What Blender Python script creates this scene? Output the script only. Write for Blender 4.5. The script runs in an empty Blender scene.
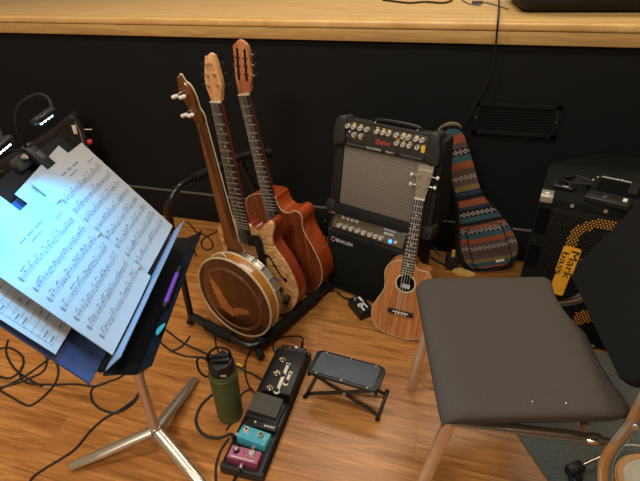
import bpy, bmesh, math, random
from mathutils import Vector as V, Matrix as MX
random.seed(7)
S = bpy.context.scene
COL = S.collection
PI = math.pi

# ------------------------------------------------------------------ camera
CH = 1.3
PITCH, ROLL, YAW, FPX = math.radians(32.1), math.radians(1.7), math.radians(16.8), 480.0
_fw = V((-math.sin(YAW), math.cos(YAW), 0)); _rt = V((math.cos(YAW), math.sin(YAW), 0)); _up = V((0, 0, 1))
_d = _fw*math.cos(PITCH) - _up*math.sin(PITCH); _u0 = _up*math.cos(PITCH) + _fw*math.sin(PITCH)
_r = _rt*math.cos(ROLL) - _u0*math.sin(ROLL); _u = _u0*math.cos(ROLL) + _rt*math.sin(ROLL)
EYE = V((0, 0, CH))
def _ray(x, y): return _d*FPX + _r*(x-320) - _u*(y-240.5)
def at(x, y, z=0.0):            # survey: the point of the horizontal plane z seen at a photo position
    v = _ray(x, y); return EYE + v*((z-CH)/v.z)
def atY(x, y, Y):               # ... of the plane parallel to the back wall
    v = _ray(x, y); return EYE + v*(Y/v.y)
def atP(x, y, P, n):            # ... of any plane
    v = _ray(x, y); return EYE + v*((P-EYE).dot(n)/v.dot(n))
cam = bpy.data.cameras.new('camera'); cam.sensor_width = 36; cam.lens = 36*FPX/640; cam.clip_start = .02
co = bpy.data.objects.new('camera', cam); COL.objects.link(co)
mw = MX((( _r.x, _u.x, -_d.x, 0), (_r.y, _u.y, -_d.y, 0), (_r.z, _u.z, -_d.z, CH), (0, 0, 0, 1)))
co.matrix_world = mw
S.camera = co

# ------------------------------------------------------------------ materials
def lin(c):
    return tuple(((x/255)/12.92 if x/255 <= .04045 else ((x/255+.055)/1.055)**2.4) for x in c) + (1,)
def newmat(name):
    m = bpy.data.materials.new(name); m.use_nodes = True
    nt = m.node_tree; b = nt.nodes['Principled BSDF']
    return m, nt, b
def nd(nt, t, **kw):
    n = nt.nodes.new(t)
    for k, v in kw.items(): setattr(n, k, v)
    return n
def setin(n, **kw):
    for k, v in kw.items(): n.inputs[k.replace('_', ' ')].default_value = v
def plain(name, c, rough=.5, metal=0., var=.12, vs=40., bump=0., bs=200., coat=0., spec=.5):
    m, nt, b = newmat(name)
    tc = nd(nt, 'ShaderNodeTexCoord')
    nz = nd(nt, 'ShaderNodeTexNoise'); setin(nz, Scale=vs, Detail=4.)
    nt.links.new(tc.outputs['Object'], nz.inputs['Vector'])
    rp = nd(nt, 'ShaderNodeValToRGB')
    L = lin(c)
    rp.color_ramp.elements[0].position = .3; rp.color_ramp.elements[1].position = .7
    rp.color_ramp.elements[0].color = tuple(x*(1-var) for x in L[:3])+(1,)
    rp.color_ramp.elements[1].color = tuple(min(1, x*(1+var)) for x in L[:3])+(1,)
    nt.links.new(nz.outputs['Fac'], rp.inputs['Fac']); nt.links.new(rp.outputs['Color'], b.inputs['Base Color'])
    b.inputs['Roughness'].default_value = rough; b.inputs['Metallic'].default_value = metal
    b.inputs['Coat Weight'].default_value = coat; b.inputs['Coat Roughness'].default_value = .1
    b.inputs['Specular IOR Level'].default_value = spec
    if bump:
        n2 = nd(nt, 'ShaderNodeTexNoise'); setin(n2, Scale=bs, Detail=3.)
        nt.links.new(tc.outputs['Object'], n2.inputs['Vector'])
        bp = nd(nt, 'ShaderNodeBump'); setin(bp, Strength=bump, Distance=.002)
        nt.links.new(n2.outputs['Fac'], bp.inputs['Height']); nt.links.new(bp.outputs['Normal'], b.inputs['Normal'])
    return m
def emis(name, c, s):
    m, nt, b = newmat(name)
    b.inputs['Base Color'].default_value = lin(c); b.inputs['Emission Color'].default_value = lin(c); b.inputs['Emission Strength'].default_value = s
    return m
def wood(name, stops, sc=(1, 12, 1), scale=6., rough=.35, coat=.3, dist=1.5, detail=6.):
    # stretched noise: low scale along the grain
    m, nt, b = newmat(name)
    tc = nd(nt, 'ShaderNodeTexCoord'); mp = nd(nt, 'ShaderNodeMapping'); mp.inputs['Scale'].default_value = sc
    nt.links.new(tc.outputs['Object'], mp.inputs['Vector'])
    nz = nd(nt, 'ShaderNodeTexNoise'); setin(nz, Scale=scale, Detail=detail, Distortion=dist, Roughness=.6)
    nt.links.new(mp.outputs['Vector'], nz.inputs['Vector'])
    rp = nd(nt, 'ShaderNodeValToRGB'); el = rp.color_ramp.elements
    el[0].position, el[0].color = stops[0][0], lin(stops[0][1])
    el[1].position, el[1].color = stops[-1][0], lin(stops[-1][1])
    for p, c in stops[1:-1]:
        e = el.new(p); e.color = lin(c)
    nt.links.new(nz.outputs['Fac'], rp.inputs['Fac']); nt.links.new(rp.outputs['Color'], b.inputs['Base Color'])
    b.inputs['Roughness'].default_value = rough; b.inputs['Coat Weight'].default_value = coat; b.inputs['Coat Roughness'].default_value = .12
    return m

def floor_mat():
    m, nt, b = newmat('wood_laminate')
    tc = nd(nt, 'ShaderNodeTexCoord')
    mp0 = nd(nt, 'ShaderNodeMapping'); mp0.inputs['Rotation'].default_value = (0, 0, 0)
    nt.links.new(tc.outputs['Object'], mp0.inputs['Vector'])
    br = nd(nt, 'ShaderNodeTexBrick'); br.offset = .37
    setin(br, Scale=1., Brick_Width=1.1, Row_Height=.125, Mortar_Size=.0012, Mortar_Smooth=.2, Bias=0.)
    br.inputs['Color1'].default_value = (.2, .2, .2, 1); br.inputs['Color2'].default_value = (.8, .8, .8, 1); br.inputs['Mortar'].default_value = (0.5, .5, .5, 1)
    nt.links.new(mp0.outputs['Vector'], br.inputs['Vector'])
    # offset grain per plank
    sep = nd(nt, 'ShaderNodeSeparateColor'); nt.links.new(br.outputs['Color'], sep.inputs['Color'])
    mul = nd(nt, 'ShaderNodeMath', operation='MULTIPLY'); mul.inputs[1].default_value = 13.; nt.links.new(sep.outputs[0], mul.inputs[0])
    cmb = nd(nt, 'ShaderNodeCombineXYZ'); nt.links.new(mul.outputs[0], cmb.inputs['X']); nt.links.new(mul.outputs[0], cmb.inputs['Z'])
    add = nd(nt, 'ShaderNodeVectorMath', operation='ADD'); nt.links.new(mp0.outputs['Vector'], add.inputs[0]); nt.links.new(cmb.outputs[0], add.inputs[1])
    mp = nd(nt, 'ShaderNodeMapping'); mp.inputs['Scale'].default_value = (2.2, 30, 1)
    nt.links.new(add.outputs[0], mp.inputs['Vector'])
    nz = nd(nt, 'ShaderNodeTexNoise'); setin(nz, Scale=1.6, Detail=8., Distortion=.9, Roughness=.68)
    nt.links.new(mp.outputs['Vector'], nz.inputs['Vector'])
    rp = nd(nt, 'ShaderNodeValToRGB'); el = rp.color_ramp.elements
    el[0].position, el[0].color = .26, lin((104, 62, 27)); el[1].position, el[1].color = .76, lin((212, 152, 84)); 
    e = el.new(.40); e.color = lin((150, 95, 45)); e = el.new(.55); e.color = lin((180, 120, 61))
    nt.links.new(nz.outputs['Fac'], rp.inputs['Fac'])
    mx = nd(nt, 'ShaderNodeMix', data_type='RGBA', blend_type='MULTIPLY'); mx.inputs[0].default_value = 1.
    mr = nd(nt, 'ShaderNodeMapRange'); mr.inputs['To Min'].default_value = .9; mr.inputs['To Max'].default_value = 1.08
    nt.links.new(sep.outputs[0], mr.inputs['Value'])
    nt.links.new(rp.outputs['Color'], mx.inputs[6]); nt.links.new(mr.outputs[0], mx.inputs[7])
    mx2 = nd(nt, 'ShaderNodeMix', data_type='RGBA'); nt.links.new(br.outputs['Fac'], mx2.inputs[0])
    nt.links.new(mx.outputs[2], mx2.inputs[6]); mx2.inputs[7].default_value = lin((150, 96, 48))
    nt.links.new(mx2.outputs[2], b.inputs['Base Color'])
    b.inputs['Roughness'].default_value = .33; b.inputs['Specular IOR Level'].default_value = .45
    bp = nd(nt, 'ShaderNodeBump'); setin(bp, Strength=.12, Distance=.002); nt.links.new(nz.outputs['Fac'], bp.inputs['Height']); nt.links.new(bp.outputs['Normal'], b.inputs['Normal'])
    return m

def stripes_mat():
    # woven stripes across the bag, with rows of pale diamonds
    m, nt, b = newmat('woven_stripes')
    tc = nd(nt, 'ShaderNodeTexCoord'); sp = nd(nt, 'ShaderNodeSeparateXYZ'); nt.links.new(tc.outputs['Object'], sp.inputs[0])
    nzw = nd(nt, 'ShaderNodeTexNoise'); setin(nzw, Scale=180., Detail=2.); nt.links.new(tc.outputs['Object'], nzw.inputs['Vector'])
    sc = nd(nt, 'ShaderNodeMath', operation='MULTIPLY'); sc.inputs[1].default_value = 1/.72; nt.links.new(sp.outputs['Y'], sc.inputs[0])
    a1 = nd(nt, 'ShaderNodeMath', operation='MULTIPLY_ADD'); a1.inputs[1].default_value = .006; nt.links.new(nzw.outputs['Fac'], a1.inputs[0]); nt.links.new(sc.outputs[0], a1.inputs[2])
    rp = nd(nt, 'ShaderNodeValToRGB'); rp.color_ramp.interpolation = 'CONSTANT'; el = rp.color_ramp.elements
    teal, org, blk, brn, oli, nav, mau = (66, 98, 108), (164, 90, 60), (42, 40, 42), (98, 80, 72), (142, 124, 70), (56, 66, 86), (104, 84, 88)
    rows = [(0, nav), (.035, org), (.045, teal), (.066, oli), (.082, mau), (.102, brn), (.148, mau), (.165, org), (.188, teal), (.209, blk), (.233, org), (.246, blk), (.262, teal),
          (.286, blk), (.322, nav), (.335, org), (.368, blk), (.388, nav), (.41, oli), (.432, mau), (.453, brn), (.482, brn), (.505, org), (.535, teal), (.563, blk), (.595, brn), (.618, org), (.655, teal), (.682, oli)]
    st = [(p/.72, c) for p, c in rows]
    el[0].position, el[0].color = 0, lin(st[0][1]); el[1].position, el[1].color = .97, lin(oli)
    for p, c in st[1:]:
        e = el.new(p); e.color = lin(c)
    nt.links.new(a1.outputs[0], rp.inputs['Fac'])
    # diamonds
    def mth(op, a, b_=None, c_=None):
        n = nd(nt, 'ShaderNodeMath', operation=op)
        for i, x in enumerate((a, b_, c_)):
            if x is None: continue
            if isinstance(x, (int, float)): n.inputs[i].default_value = x
            else: nt.links.new(x, n.inputs[i])
        return n.outputs[0]
    u = mth('ABSOLUTE', mth('SUBTRACT', mth('FRACT', mth('MULTIPLY', sp.outputs['X'], 52.)), .5))
    tot = None
    for yc in (.137, .222, .30, .466, .578):
        v = mth('ABSOLUTE', mth('DIVIDE', mth('SUBTRACT', sp.outputs['Y'], yc), .024))
        dd = mth('ADD', u, v)
        ring = mth('MULTIPLY', mth('LESS_THAN', dd, .52), mth('GREATER_THAN', dd, .22))
        tot = ring if tot is None else mth('MAXIMUM', tot, ring)
    mx = nd(nt, 'ShaderNodeMix', data_type='RGBA'); nt.links.new(tot, mx.inputs[0]); nt.links.new(rp.outputs['Color'], mx.inputs[6]); mx.inputs[7].default_value = lin((170, 160, 154))
    # yarn variation
    mul = nd(nt, 'ShaderNodeMix', data_type='RGBA', blend_type='MULTIPLY'); mul.inputs[0].default_value = .7
    wv = nd(nt, 'ShaderNodeTexWave', wave_type='BANDS', bands_direction='Y'); setin(wv, Scale=90., Distortion=2., Detail=1.)
    nt.links.new(tc.outputs['Object'], wv.inputs['Vector'])
    nt.links.new(mx.outputs[2], mul.inputs[6]); nt.links.new(wv.outputs['Color'], mul.inputs[7])
    mr = nd(nt, 'ShaderNodeMix', data_type='RGBA'); mr.inputs[0].default_value = .55
    nt.links.new(mul.outputs[2], mr.inputs[6]); nt.links.new(mx.outputs[2], mr.inputs[7])
    nt.links.new(mr.outputs[2], b.inputs['Base Color'])
    b.inputs['Roughness'].default_value = .95; b.inputs['Specular IOR Level'].default_value = .1
    return m

def quilt_mat():
    m, nt, b = newmat('quilted_maple')
    tc = nd(nt, 'ShaderNodeTexCoord'); mp = nd(nt, 'ShaderNodeMapping'); mp.inputs['Scale'].default_value = (18, 42, 18)
    nt.links.new(tc.outputs['Object'], mp.inputs['Vector'])
    vo = nd(nt, 'ShaderNodeTexNoise'); setin(vo, Scale=1., Detail=1.5, Distortion=1.8); nt.links.new(mp.outputs[0], vo.inputs['Vector'])
    rp = nd(nt, 'ShaderNodeValToRGB'); el = rp.color_ramp.elements
    el[0].position, el[0].color = .32, lin((186, 128, 72)); el[1].position, el[1].color = .68, lin((240, 192, 132))
    nt.links.new(vo.outputs['Fac'], rp.inputs['Fac']); nt.links.new(rp.outputs[0], b.inputs['Base Color'])
    b.inputs['Roughness'].default_value = .3; b.inputs['Coat Weight'].default_value = .4
    return m

def grille_mat():
    m, nt, b = newmat('woven_grille_cloth')
    tc = nd(nt, 'ShaderNodeTexCoord')
    w1 = nd(nt, 'ShaderNodeTexWave', wave_type='BANDS', bands_direction='DIAGONAL'); setin(w1, Scale=48., Distortion=.5, Detail=1.)
    nt.links.new(tc.outputs['Object'], w1.inputs['Vector'])
    nz = nd(nt, 'ShaderNodeTexNoise'); setin(nz, Scale=420., Detail=2.); nt.links.new(tc.outputs['Object'], nz.inputs['Vector'])
    mx = nd(nt, 'ShaderNodeMix', data_type='RGBA', blend_type='MULTIPLY'); mx.inputs[0].default_value = .6
    rp = nd(nt, 'ShaderNodeValToRGB'); el = rp.color_ramp.elements
    el[0].position, el[0].color = .1, lin((84, 79, 70)); el[1].position, el[1].color = .9, lin((176, 166, 148))
    nt.links.new(w1.outputs['Fac'], rp.inputs['Fac']); nt.links.new(rp.outputs[0], mx.inputs[6]); nt.links.new(nz.outputs['Color'], mx.inputs[7])
    nt.links.new(mx.outputs[2], b.inputs['Base Color']); b.inputs['Roughness'].default_value = .9
    return m

M = {}
M['floor'] = floor_mat()
M['wall'] = plain('matt_black_paint', (17, 19, 20), .75, var=.08, vs=6., spec=.25)
M['base'] = plain('black_baseboard', (22, 21, 21), .75, spec=.2)
M['basehighlight'] = plain('baseboard_highlight', (92, 90, 86), .5)  # light caught by the black baseboard's top edge, put in as grey
M['plaster'] = plain('pale_plaster', (176, 170, 160), .9, var=.03, vs=3.)
M['stage_edge'] = wood('stage_edge_pine', [(.25, (170, 130, 74)), (.5, (196, 156, 94)), (.75, (216, 178, 112))], (1, 14, 14), 3., .5, .05)
M['stage_top'] = wood('stage_boards', [(.25, (206, 158, 92)), (.5, (226, 182, 112)), (.75, (240, 204, 138))], (1, 10, 1), 3., .4, .1)
M['carpet'] = plain('grey_carpet', (98, 101, 96), .95, var=.3, vs=220., bump=.6, bs=500., spec=.1)
M['black'] = plain('black_plastic', (22, 22, 23), .45)
M['blackm'] = plain('black_painted_metal', (18, 19, 22), .3, spec=.6)
M['rubber'] = plain('black_rubber', (20, 20, 20), .8, spec=.3)
M['cable'] = plain('black_cable', (19, 18, 18), .55)
M['gcable'] = plain('grey_cable', (120, 118, 112), .5)
M['tolex'] = plain('black_tolex', (26, 26, 26), .7, bump=.5, bs=900., spec=.35)
M['mould'] = plain('dark_grey_moulding', (38, 39, 37), .55)
M['speakercarpet'] = plain('speaker_carpet', (26, 27, 25), .95, var=.35, vs=300., bump=.5, bs=700., spec=.1)
M['panel'] = plain('dark_panel', (56, 54, 49), .4)
M['panelb'] = plain('bronze_panel', (96, 86, 62), .4)
M['bar'] = plain('satin_steel_bar', (214, 204, 188), .3, .85, var=.06)
M['chrome'] = plain('chrome', (214, 208, 196), .16, 1., var=.04)
M['steel'] = plain('brushed_steel', (196, 190, 178), .4, .75, var=.06)
M['silver'] = plain('silver_knob', (214, 210, 196), .3, .25)
M['ivory'] = plain('ivory_plastic', (226, 218, 196), .4)
M['bind'] = plain('cream_binding', (214, 198, 156), .4)
M['pearl'] = plain('pearl_button', (226, 222, 210), .3)
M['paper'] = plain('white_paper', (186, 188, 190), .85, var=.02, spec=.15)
M['ink'] = plain('printed_ink', (118, 124, 136), .8, spec=.2)
M['white'] = plain('white_print', (222, 220, 212), .6)
M['orange'] = plain('orange_logo', (226, 84, 40), .5)
M['yellow'] = plain('yellow_print', (232, 166, 44), .55)
M['yellowdot'] = plain('yellow_dot', (206, 142, 44), .6)
M['bluec'] = plain('blue_binder_vinyl', (64, 78, 118), .4)
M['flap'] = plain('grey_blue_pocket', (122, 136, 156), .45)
M['purple'] = plain('purple_marker', (104, 52, 138), .4)
M['teal'] = plain('teal_pick', (60, 140, 146), .4)
M['greenb'] = plain('olive_green_bottle', (78, 88, 48), .5, bump=.15, bs=600.)
M['seat'] = plain('charcoal_seat_fabric', (78, 71, 65), .9, var=.12, vs=300., bump=.35, bs=900., spec=.2)
M['backf'] = plain('black_back_fabric', (23, 24, 24), .9, bump=.3, bs=900., spec=.2)
M['pad'] = plain('grey_rubber_pad', (70, 76, 82), .55, var=.15, vs=60.)
M['bluep'] = plain('blue_pedal_paint', (82, 184, 208), .35)
M['maroon'] = plain('maroon_pedal_paint', (132, 52, 92), .35)
M['pink'] = plain('pink_pedal_face', (180, 104, 138), .4)
M['treadle'] = plain('grey_treadle', (80, 78, 72), .8, bump=.3)
M['yl'] = plain('yellow_plastic', (232, 190, 70), .5)
M['yellowcloth'] = plain('yellow_cloth', (214, 178, 92), .9)
M['strap'] = plain('olive_webbing', (134, 124, 92), .9)
M['red'] = plain('red_plastic', (196, 44, 36), .4)
M['fret'] = plain('fret_wire', (206, 200, 184), .35, .3)
M['ebony'] = plain('ebony_board', (34, 30, 29), .45)
M['string'] = plain('wound_string', (226, 220, 206), .4, .2)
M['quilt'] = quilt_mat()
M['mahog'] = wood('mahogany_top', [(.3, (66, 28, 16)), (.45, (112, 52, 28)), (.55, (128, 62, 34)), (.7, (168, 92, 54))], (60, 1.6, 8), 1.0, .28, .5)
M['mahogside'] = wood('mahogany_side', [(.3, (138, 52, 20)), (.7, (182, 82, 34))], (20, 3, 6), 1., .28, .5)
M['redside'] = wood('red_side', [(.3, (120, 42, 16)), (.7, (152, 62, 26))], (10, 3, 10), 1., .3, .5)
M['resback'] = wood('resonator_walnut', [(.3, (58, 26, 14)), (.5, (82, 40, 20)), (.72, (112, 58, 28))], (26, 3, 10), 1., .25, .6)
M['resside'] = wood('amber_burst', [(.3, (150, 90, 30)), (.7, (196, 132, 54))], (10, 10, 4), 1., .3, .5)
M['inlay'] = wood('inlay_wood', [(.3, (176, 104, 52)), (.7, (206, 136, 76))], (20, 4, 4), 2., .35, .4)
M['neckw'] = wood('banjo_neck_wood', [(.3, (82, 44, 20)), (.7, (126, 74, 34))], (20, 2, 10), 1., .3, .5)
M['maplehead'] = wood('maple_head', [(.3, (206, 146, 86)), (.7, (240, 192, 132))], (30, 4, 4), 1., .35, .3)
M['rosehead'] = wood('rose_head', [(.3, (150, 84, 48)), (.7, (216, 144, 98))], (40, 3, 4), 1., .35, .3)
M['koa'] = wood('koa', [(.26, (120, 68, 32)), (.5, (178, 112, 60)), (.74, (206, 144, 86))], (46, 2.2, 6), 1., .4, .2)
M['koahead'] = wood('grey_brown_head', [(.3, (138, 126, 108)), (.7, (160, 148, 128))], (40, 3, 4), 1., .4, .2)
M['drumw'] = wood('drum_shell_wood', [(.3, (206, 150, 92)), (.7, (228, 176, 116))], (4, 4, 20), 2., .4, .2)
M['skin'] = plain('cream_drum_skin', (214, 206, 184), .6)
M['grille'] = grille_mat()
M['stripes'] = stripes_mat()
M['led'] = emis('white_led', (190, 230, 255), 5.)
M['blueled'] = emis('blue_led', (40, 100, 255), 6.)
M['ylled'] = emis('yellow_led', (240, 220, 60), 1.5)
M['grilleblack'] = plain('black_grille_metal', (15, 15, 15), .6, spec=.3)
M['ringpink'] = plain('pale_red_ring', (214, 150, 146), .5)
M['ringline'] = plain('gold_line', (170, 128, 84), .5)
M['hole'] = plain('dark_recess', (7, 7, 7), .9, spec=.1)

# ------------------------------------------------------------------ mesh builder
def frame(o, x, y, z):
    return MX(((x[0], y[0], z[0], o[0]), (x[1], y[1], z[1], o[1]), (x[2], y[2], z[2], o[2]), (0, 0, 0, 1)))
def axis_frame(p, d):
    d = V(d).normalized(); h = V((0, 0, 1)) if abs(d.z) < .9 else V((1, 0, 0))
    x = h.cross(d).normalized(); y = d.cross(x); return frame(p, x, y, d)
def catmull(pts, n=8, closed=True):
    P = [V(p) for p in pts]; out = []; N = len(P)
    for i in range(N if closed else N-1):
        if closed: a, b, c, d = P[i-1], P[i], P[(i+1) % N], P[(i+2) % N]
        else: a, b, c, d = P[max(i-1, 0)], P[i], P[i+1], P[min(i+2, N-1)]
        for k in range(n):
            t = k/n
            out.append(.5*((2*b)+(c-a)*t+(2*a-5*b+4*c-d)*t*t+(3*b-a-3*c+d)*t**3))
    if not closed: out.append(P[-1])
    return out
class MB:
    def __init__(s): s.bm = bmesh.new()
    def _xf(s, vs, m):
        if m is not None:
            for v in vs: v.co = m @ v.co
    def box(s, size, loc=(0, 0, 0), m=None, bevel=0., seg=2):
        r = bmesh.ops.create_cube(s.bm, size=1.); vs = r['verts']
        for v in vs: v.co = V((v.co.x*size[0]+loc[0], v.co.y*size[1]+loc[1], v.co.z*size[2]+loc[2]))
        if bevel:
            es = list({e for v in vs for e in v.link_edges})
            rb = bmesh.ops.bevel(s.bm, geom=es, offset=bevel, segments=seg, profile=.5, affect='EDGES')
            vs = list({v for f in rb['faces'] for v in f.verts} | {v for v in vs if v.is_valid})
        s._xf(vs, m); return s
    def bar(s, a, b, w, h, up=(0, 0, 1), bevel=0.):
        a, b = V(a), V(b); d = (b-a); L = d.length; d.normalize(); up = V(up)
        if abs(d.dot(up)) > .98: up = V((1, 0, 0))
        x = up.cross(d).normalized(); y = d.cross(x)
        return s.box((w, h, L), (0, 0, L/2), frame(a, x, y, d), bevel)
    def cyl(s, a, b, r0, r1=None, seg=20):
        a, b = V(a), V(b); r1 = r0 if r1 is None else r1; L = (b-a).length
        r = bmesh.ops.create_cone(s.bm, cap_ends=True, segments=seg, radius1=r0, radius2=r1, depth=L)
        m = axis_frame((a+b)/2, b-a); s._xf(r['verts'], m); return s
    def sph(s, c, r, sc=(1, 1, 1), seg=16, m=None):
        q = bmesh.ops.create_uvsphere(s.bm, u_segments=seg, v_segments=max(6, seg//2), radius=r)
        for v in q['verts']: v.co = V((v.co.x*sc[0], v.co.y*sc[1], v.co.z*sc[2])) + V(c)
        s._xf(q['verts'], m); return s
    def tube(s, pts, r, seg=8, closed=False, flat=None, m=None, up=None):
        P = [V(p) for p in pts]; n = len(P); rings = []
        prev = None
        for i in range(n):
            if closed: t = P[(i+1) % n]-P[i-1]
            else: t = P[min(i+1, n-1)]-P[max(i-1, 0)]
            t.normalize()
            if prev is None:
                h = V(up) if up else (V((0, 0, 1)) if abs(t.z) < .9 else V((1, 0, 0)))
                x = h.cross(t).normalized()
            else:
                x = (prev - t*prev.dot(t)).normalized()
            prev = x; y = t.cross(x)
            rr = r[i] if isinstance(r, (list, tuple)) else r
            rx, ry = (rr, rr) if flat is None else (rr*flat[0], rr*flat[1])
            rings.append([s.bm.verts.new(P[i]+x*math.cos(2*PI*k/seg)*rx+y*math.sin(2*PI*k/seg)*ry) for k in range(seg)])
        for i in range(n if closed else n-1):
            a, b = rings[i], rings[(i+1) % n]
            for k in range(seg): s.bm.faces.new((a[k], a[(k+1) % seg], b[(k+1) % seg], b[k]))
        if not closed:
            s.bm.faces.new(rings[0][::-1]); s.bm.faces.new(rings[-1])
        s._xf([v for q in rings for v in q], m); return s
    def lathe(s, prof, m=None, seg=32):
        rings = []; new = []
        for (r, z) in prof:
            if r < 1e-6: v = s.bm.verts.new((0, 0, z)); rings.append([v]); new.append(v)
            else:
                q = [s.bm.verts.new((r*math.cos(2*PI*k/seg), r*math.sin(2*PI*k/seg), z)) for k in range(seg)]; rings.append(q); new += q
        for a, b in zip(rings, rings[1:]):
            for k in range(seg):
                k2 = (k+1) % seg
                if len(a) == 1 and len(b) == 1: continue
                if len(a) == 1: s.bm.faces.new((a[0], b[k2], b[k]))
                elif len(b) == 1: s.bm.faces.new((a[k], a[k2], b[0]))
                else: s.bm.faces.new((a[k], a[k2], b[k2], b[k]))
        s._xf(new, m); return s
    def prism(s, outl, z0, z1, m=None, bevel=0., seg=2, which='both'):
        a = [s.bm.verts.new((p[0], p[1], z0)) for p in outl]; b = [s.bm.verts.new((p[0], p[1], z1)) for p in outl]
        n = len(outl); f0 = s.bm.faces.new(a[::-1]); f1 = s.bm.faces.new(b)
        for i in range(n): s.bm.faces.new((a[i], a[(i+1) % n], b[(i+1) % n], b[i]))
        vs = set(a+b)
        if bevel:
            es = []
            if which in ('both', 'top'): es += list(f1.edges)
            if which in ('both', 'bottom'): es += list(f0.edges)
            r = bmesh.ops.bevel(s.bm, geom=es, offset=bevel, segments=seg, profile=.5, affect='EDGES')
            vs = {v for v in vs if v.is_valid} | {v for f in r['faces'] for v in f.verts}
        s._xf(list(vs), m); return s
    def quadgrid(s, fn, nu, nv):
        g = [[s.bm.verts.new(fn(i/nu, j/nv)) for j in range(nv+1)] for i in range(nu+1)]
        for i in range(nu):
            for j in range(nv): s.bm.faces.new((g[i][j], g[i+1][j], g[i+1][j+1], g[i][j+1]))
        return g
    def build(s, name, mat, parent=None, ang=40, kind=None):
        bmesh.ops.recalc_face_normals(s.bm, faces=s.bm.faces)
        me = bpy.data.meshes.new(name); s.bm.to_mesh(me); s.bm.free()
        me.materials.append(mat)
        for p in me.polygons: p.use_smooth = True
        me.set_sharp_from_angle(angle=math.radians(ang))
        o = bpy.data.objects.new(name, me); COL.objects.link(o)
        if parent is not None: o.parent = parent
        if kind: o['kind'] = kind
        return o
def tag(o, label, cat, group=None):
    o['label'] = label; o['category'] = cat
    if group: o['group'] = group
    return o
def thing(name, label, cat, loc=(0, 0, 0), rz=0., group=None, mtx=None):
    o = bpy.data.objects.new(name, None); o.empty_display_size = .05; COL.objects.link(o)
    if mtx is not None: o.matrix_world = mtx
    else: o.location = loc; o.rotation_euler = (0, 0, rz)
    return tag(o, label, cat, group)
def structure(o): o['kind'] = 'structure'; return o
def text(name, body, size, mtx, mat, parent=None, depth=.0006, align='LEFT', shear=0., squash=1.):
    cu = bpy.data.curves.new(name, 'FONT'); cu.body = body; cu.size = size; cu.extrude = depth; cu.align_x = align; cu.shear = shear
    to = bpy.data.objects.new(name+'_src', cu); COL.objects.link(to)
    bpy.context.view_layer.update()
    me = bpy.data.meshes.new_from_object(to.evaluated_get(bpy.context.evaluated_depsgraph_get()))
    bpy.data.objects.remove(to); bpy.data.curves.remove(cu)
    me.transform(mtx @ MX.Diagonal((squash, 1, 1, 1))); me.materials.clear(); me.materials.append(mat)
    o = bpy.data.objects.new(name, me); COL.objects.link(o)
    if parent is not None: o.parent = parent
    return o
def copy_tree(o, parent=None):
    c = o.copy(); COL.objects.link(c)
    if parent is not None: c.parent = parent
    for ch in list(o.children): copy_tree(ch, c)
    return c
def circle(cx, cy, r, n=32): return [(cx+r*math.cos(2*PI*k/n), cy+r*math.sin(2*PI*k/n)) for k in range(n)]
def rrect(x0, y0, x1, y1, r, n=5):
    o = []
    for cx, cy, a in ((x1-r, y0+r, -90), (x1-r, y1-r, 0), (x0+r, y1-r, 90), (x0+r, y0+r, 180)):
        for k in range(n+1):
            t = math.radians(a+90*k/n); o.append((cx+r*math.cos(t), cy+r*math.sin(t)))
    return o

# ------------------------------------------------------------------ setting
WY = 2.04
b = MB(); b.box((7, 5.4, .05), (-.2, -.66, -.025)); structure(b.build('floor', M['floor']))
b = MB(); b.box((7, .04, .955), (-.2, WY+.02, .4775)); structure(b.build('wall_back', M['wall']))
b = MB(); b.box((7, .012, .162), (-.2, WY-.006, .081), bevel=.003); structure(b.build('baseboard_back', M['base']))
b = MB(); b.box((7, .016, .008), (-.2, WY-.008, .166), bevel=.003); structure(b.build('trim_4', M['basehighlight']))  # thin strip carrying the painted highlight along the baseboard top
# stage edge: square lower board, rounded nosing above, then the boards
b = MB(); b.box((7, .07, .046), (-.2, WY+.015, .972), bevel=.003); structure(b.build('trim_1', M['stage_edge']))
b = MB(); b.box((7, .075, .028), (-.2, WY+.015, 1.0095), bevel=.008, seg=3); structure(b.build('trim_2', M['stage_top']))
b = MB()
for k in range(9):
    b.box((7, .112, .03), (-.2, WY+.0575+.057+k*.114, 1.0085), bevel=.0015, seg=1)
structure(b.build('floor_stage', M['stage_top']))
b = MB(); b.box((7, 1.1, .03), (-.2, WY+.55, .975)); structure(b.build('trim_3', M['wall']))

for nm, size, loc in (('ceiling', (7, 7.5, .05), (-.2, .4, 3.425)), ('wall_front', (7, .05, 3.4), (-.2, -3.385, 1.7)), ('wall_left', (.05, 5.4, 3.4), (-3.725, -.66, 1.7)), ('wall_right', (.05, 5.4, 3.4), (3.325, -.66, 1.7))):
    b = MB(); b.box(size, loc); structure(b.build(nm, M['plaster']))
# carpet under the chair
b = MB()
P0 = V((.11, 1.376)); d = V((.49, -.87))
b.prism([(.11, 1.376), (.276+.49*1.4, 1.081-.87*1.4), (1.9, -.2), (1.9, 1.22), (.30, 1.545)], .0005, .006)
tag(b.build('carpet', M['carpet']), 'grey short-pile carpet piece under the chair in front of the large speaker cabinet', 'carpet')

# vent in the wall
r = thing('wall_vent', 'black louvred vent grille in the black wall below the stage edge', 'vent', (.222, WY, .6635))
b = MB()
for (sx, sz, lx, lz) in ((.325, .018, 0, .057), (.325, .018, 0, -.057), (.022, .132, -.152, 0), (.022, .132, .152, 0)):
    b.box((sx, .014, sz), (lx, -.007, lz), bevel=.002)
b.build('frame', M['wall'], r)
MB().box((.30, .009, .11), (0, -.0045, 0)).build('back_plate', M['wall'], r)
b = MB()
for k in range(9):
    m = MX.Translation((0, -.0085, -.046+k*.0115)) @ MX.Rotation(math.radians(20), 4, 'X')
    b.box((.285, .010, .0015), m=m)
b.build('louvres', M['wall'], r)
for sx in (-1, 1):
    MB().cyl((sx*.152, -.013, .004), (sx*.152, -.015, .004), .0025, seg=10).build('screw', M['steel'], r)

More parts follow.
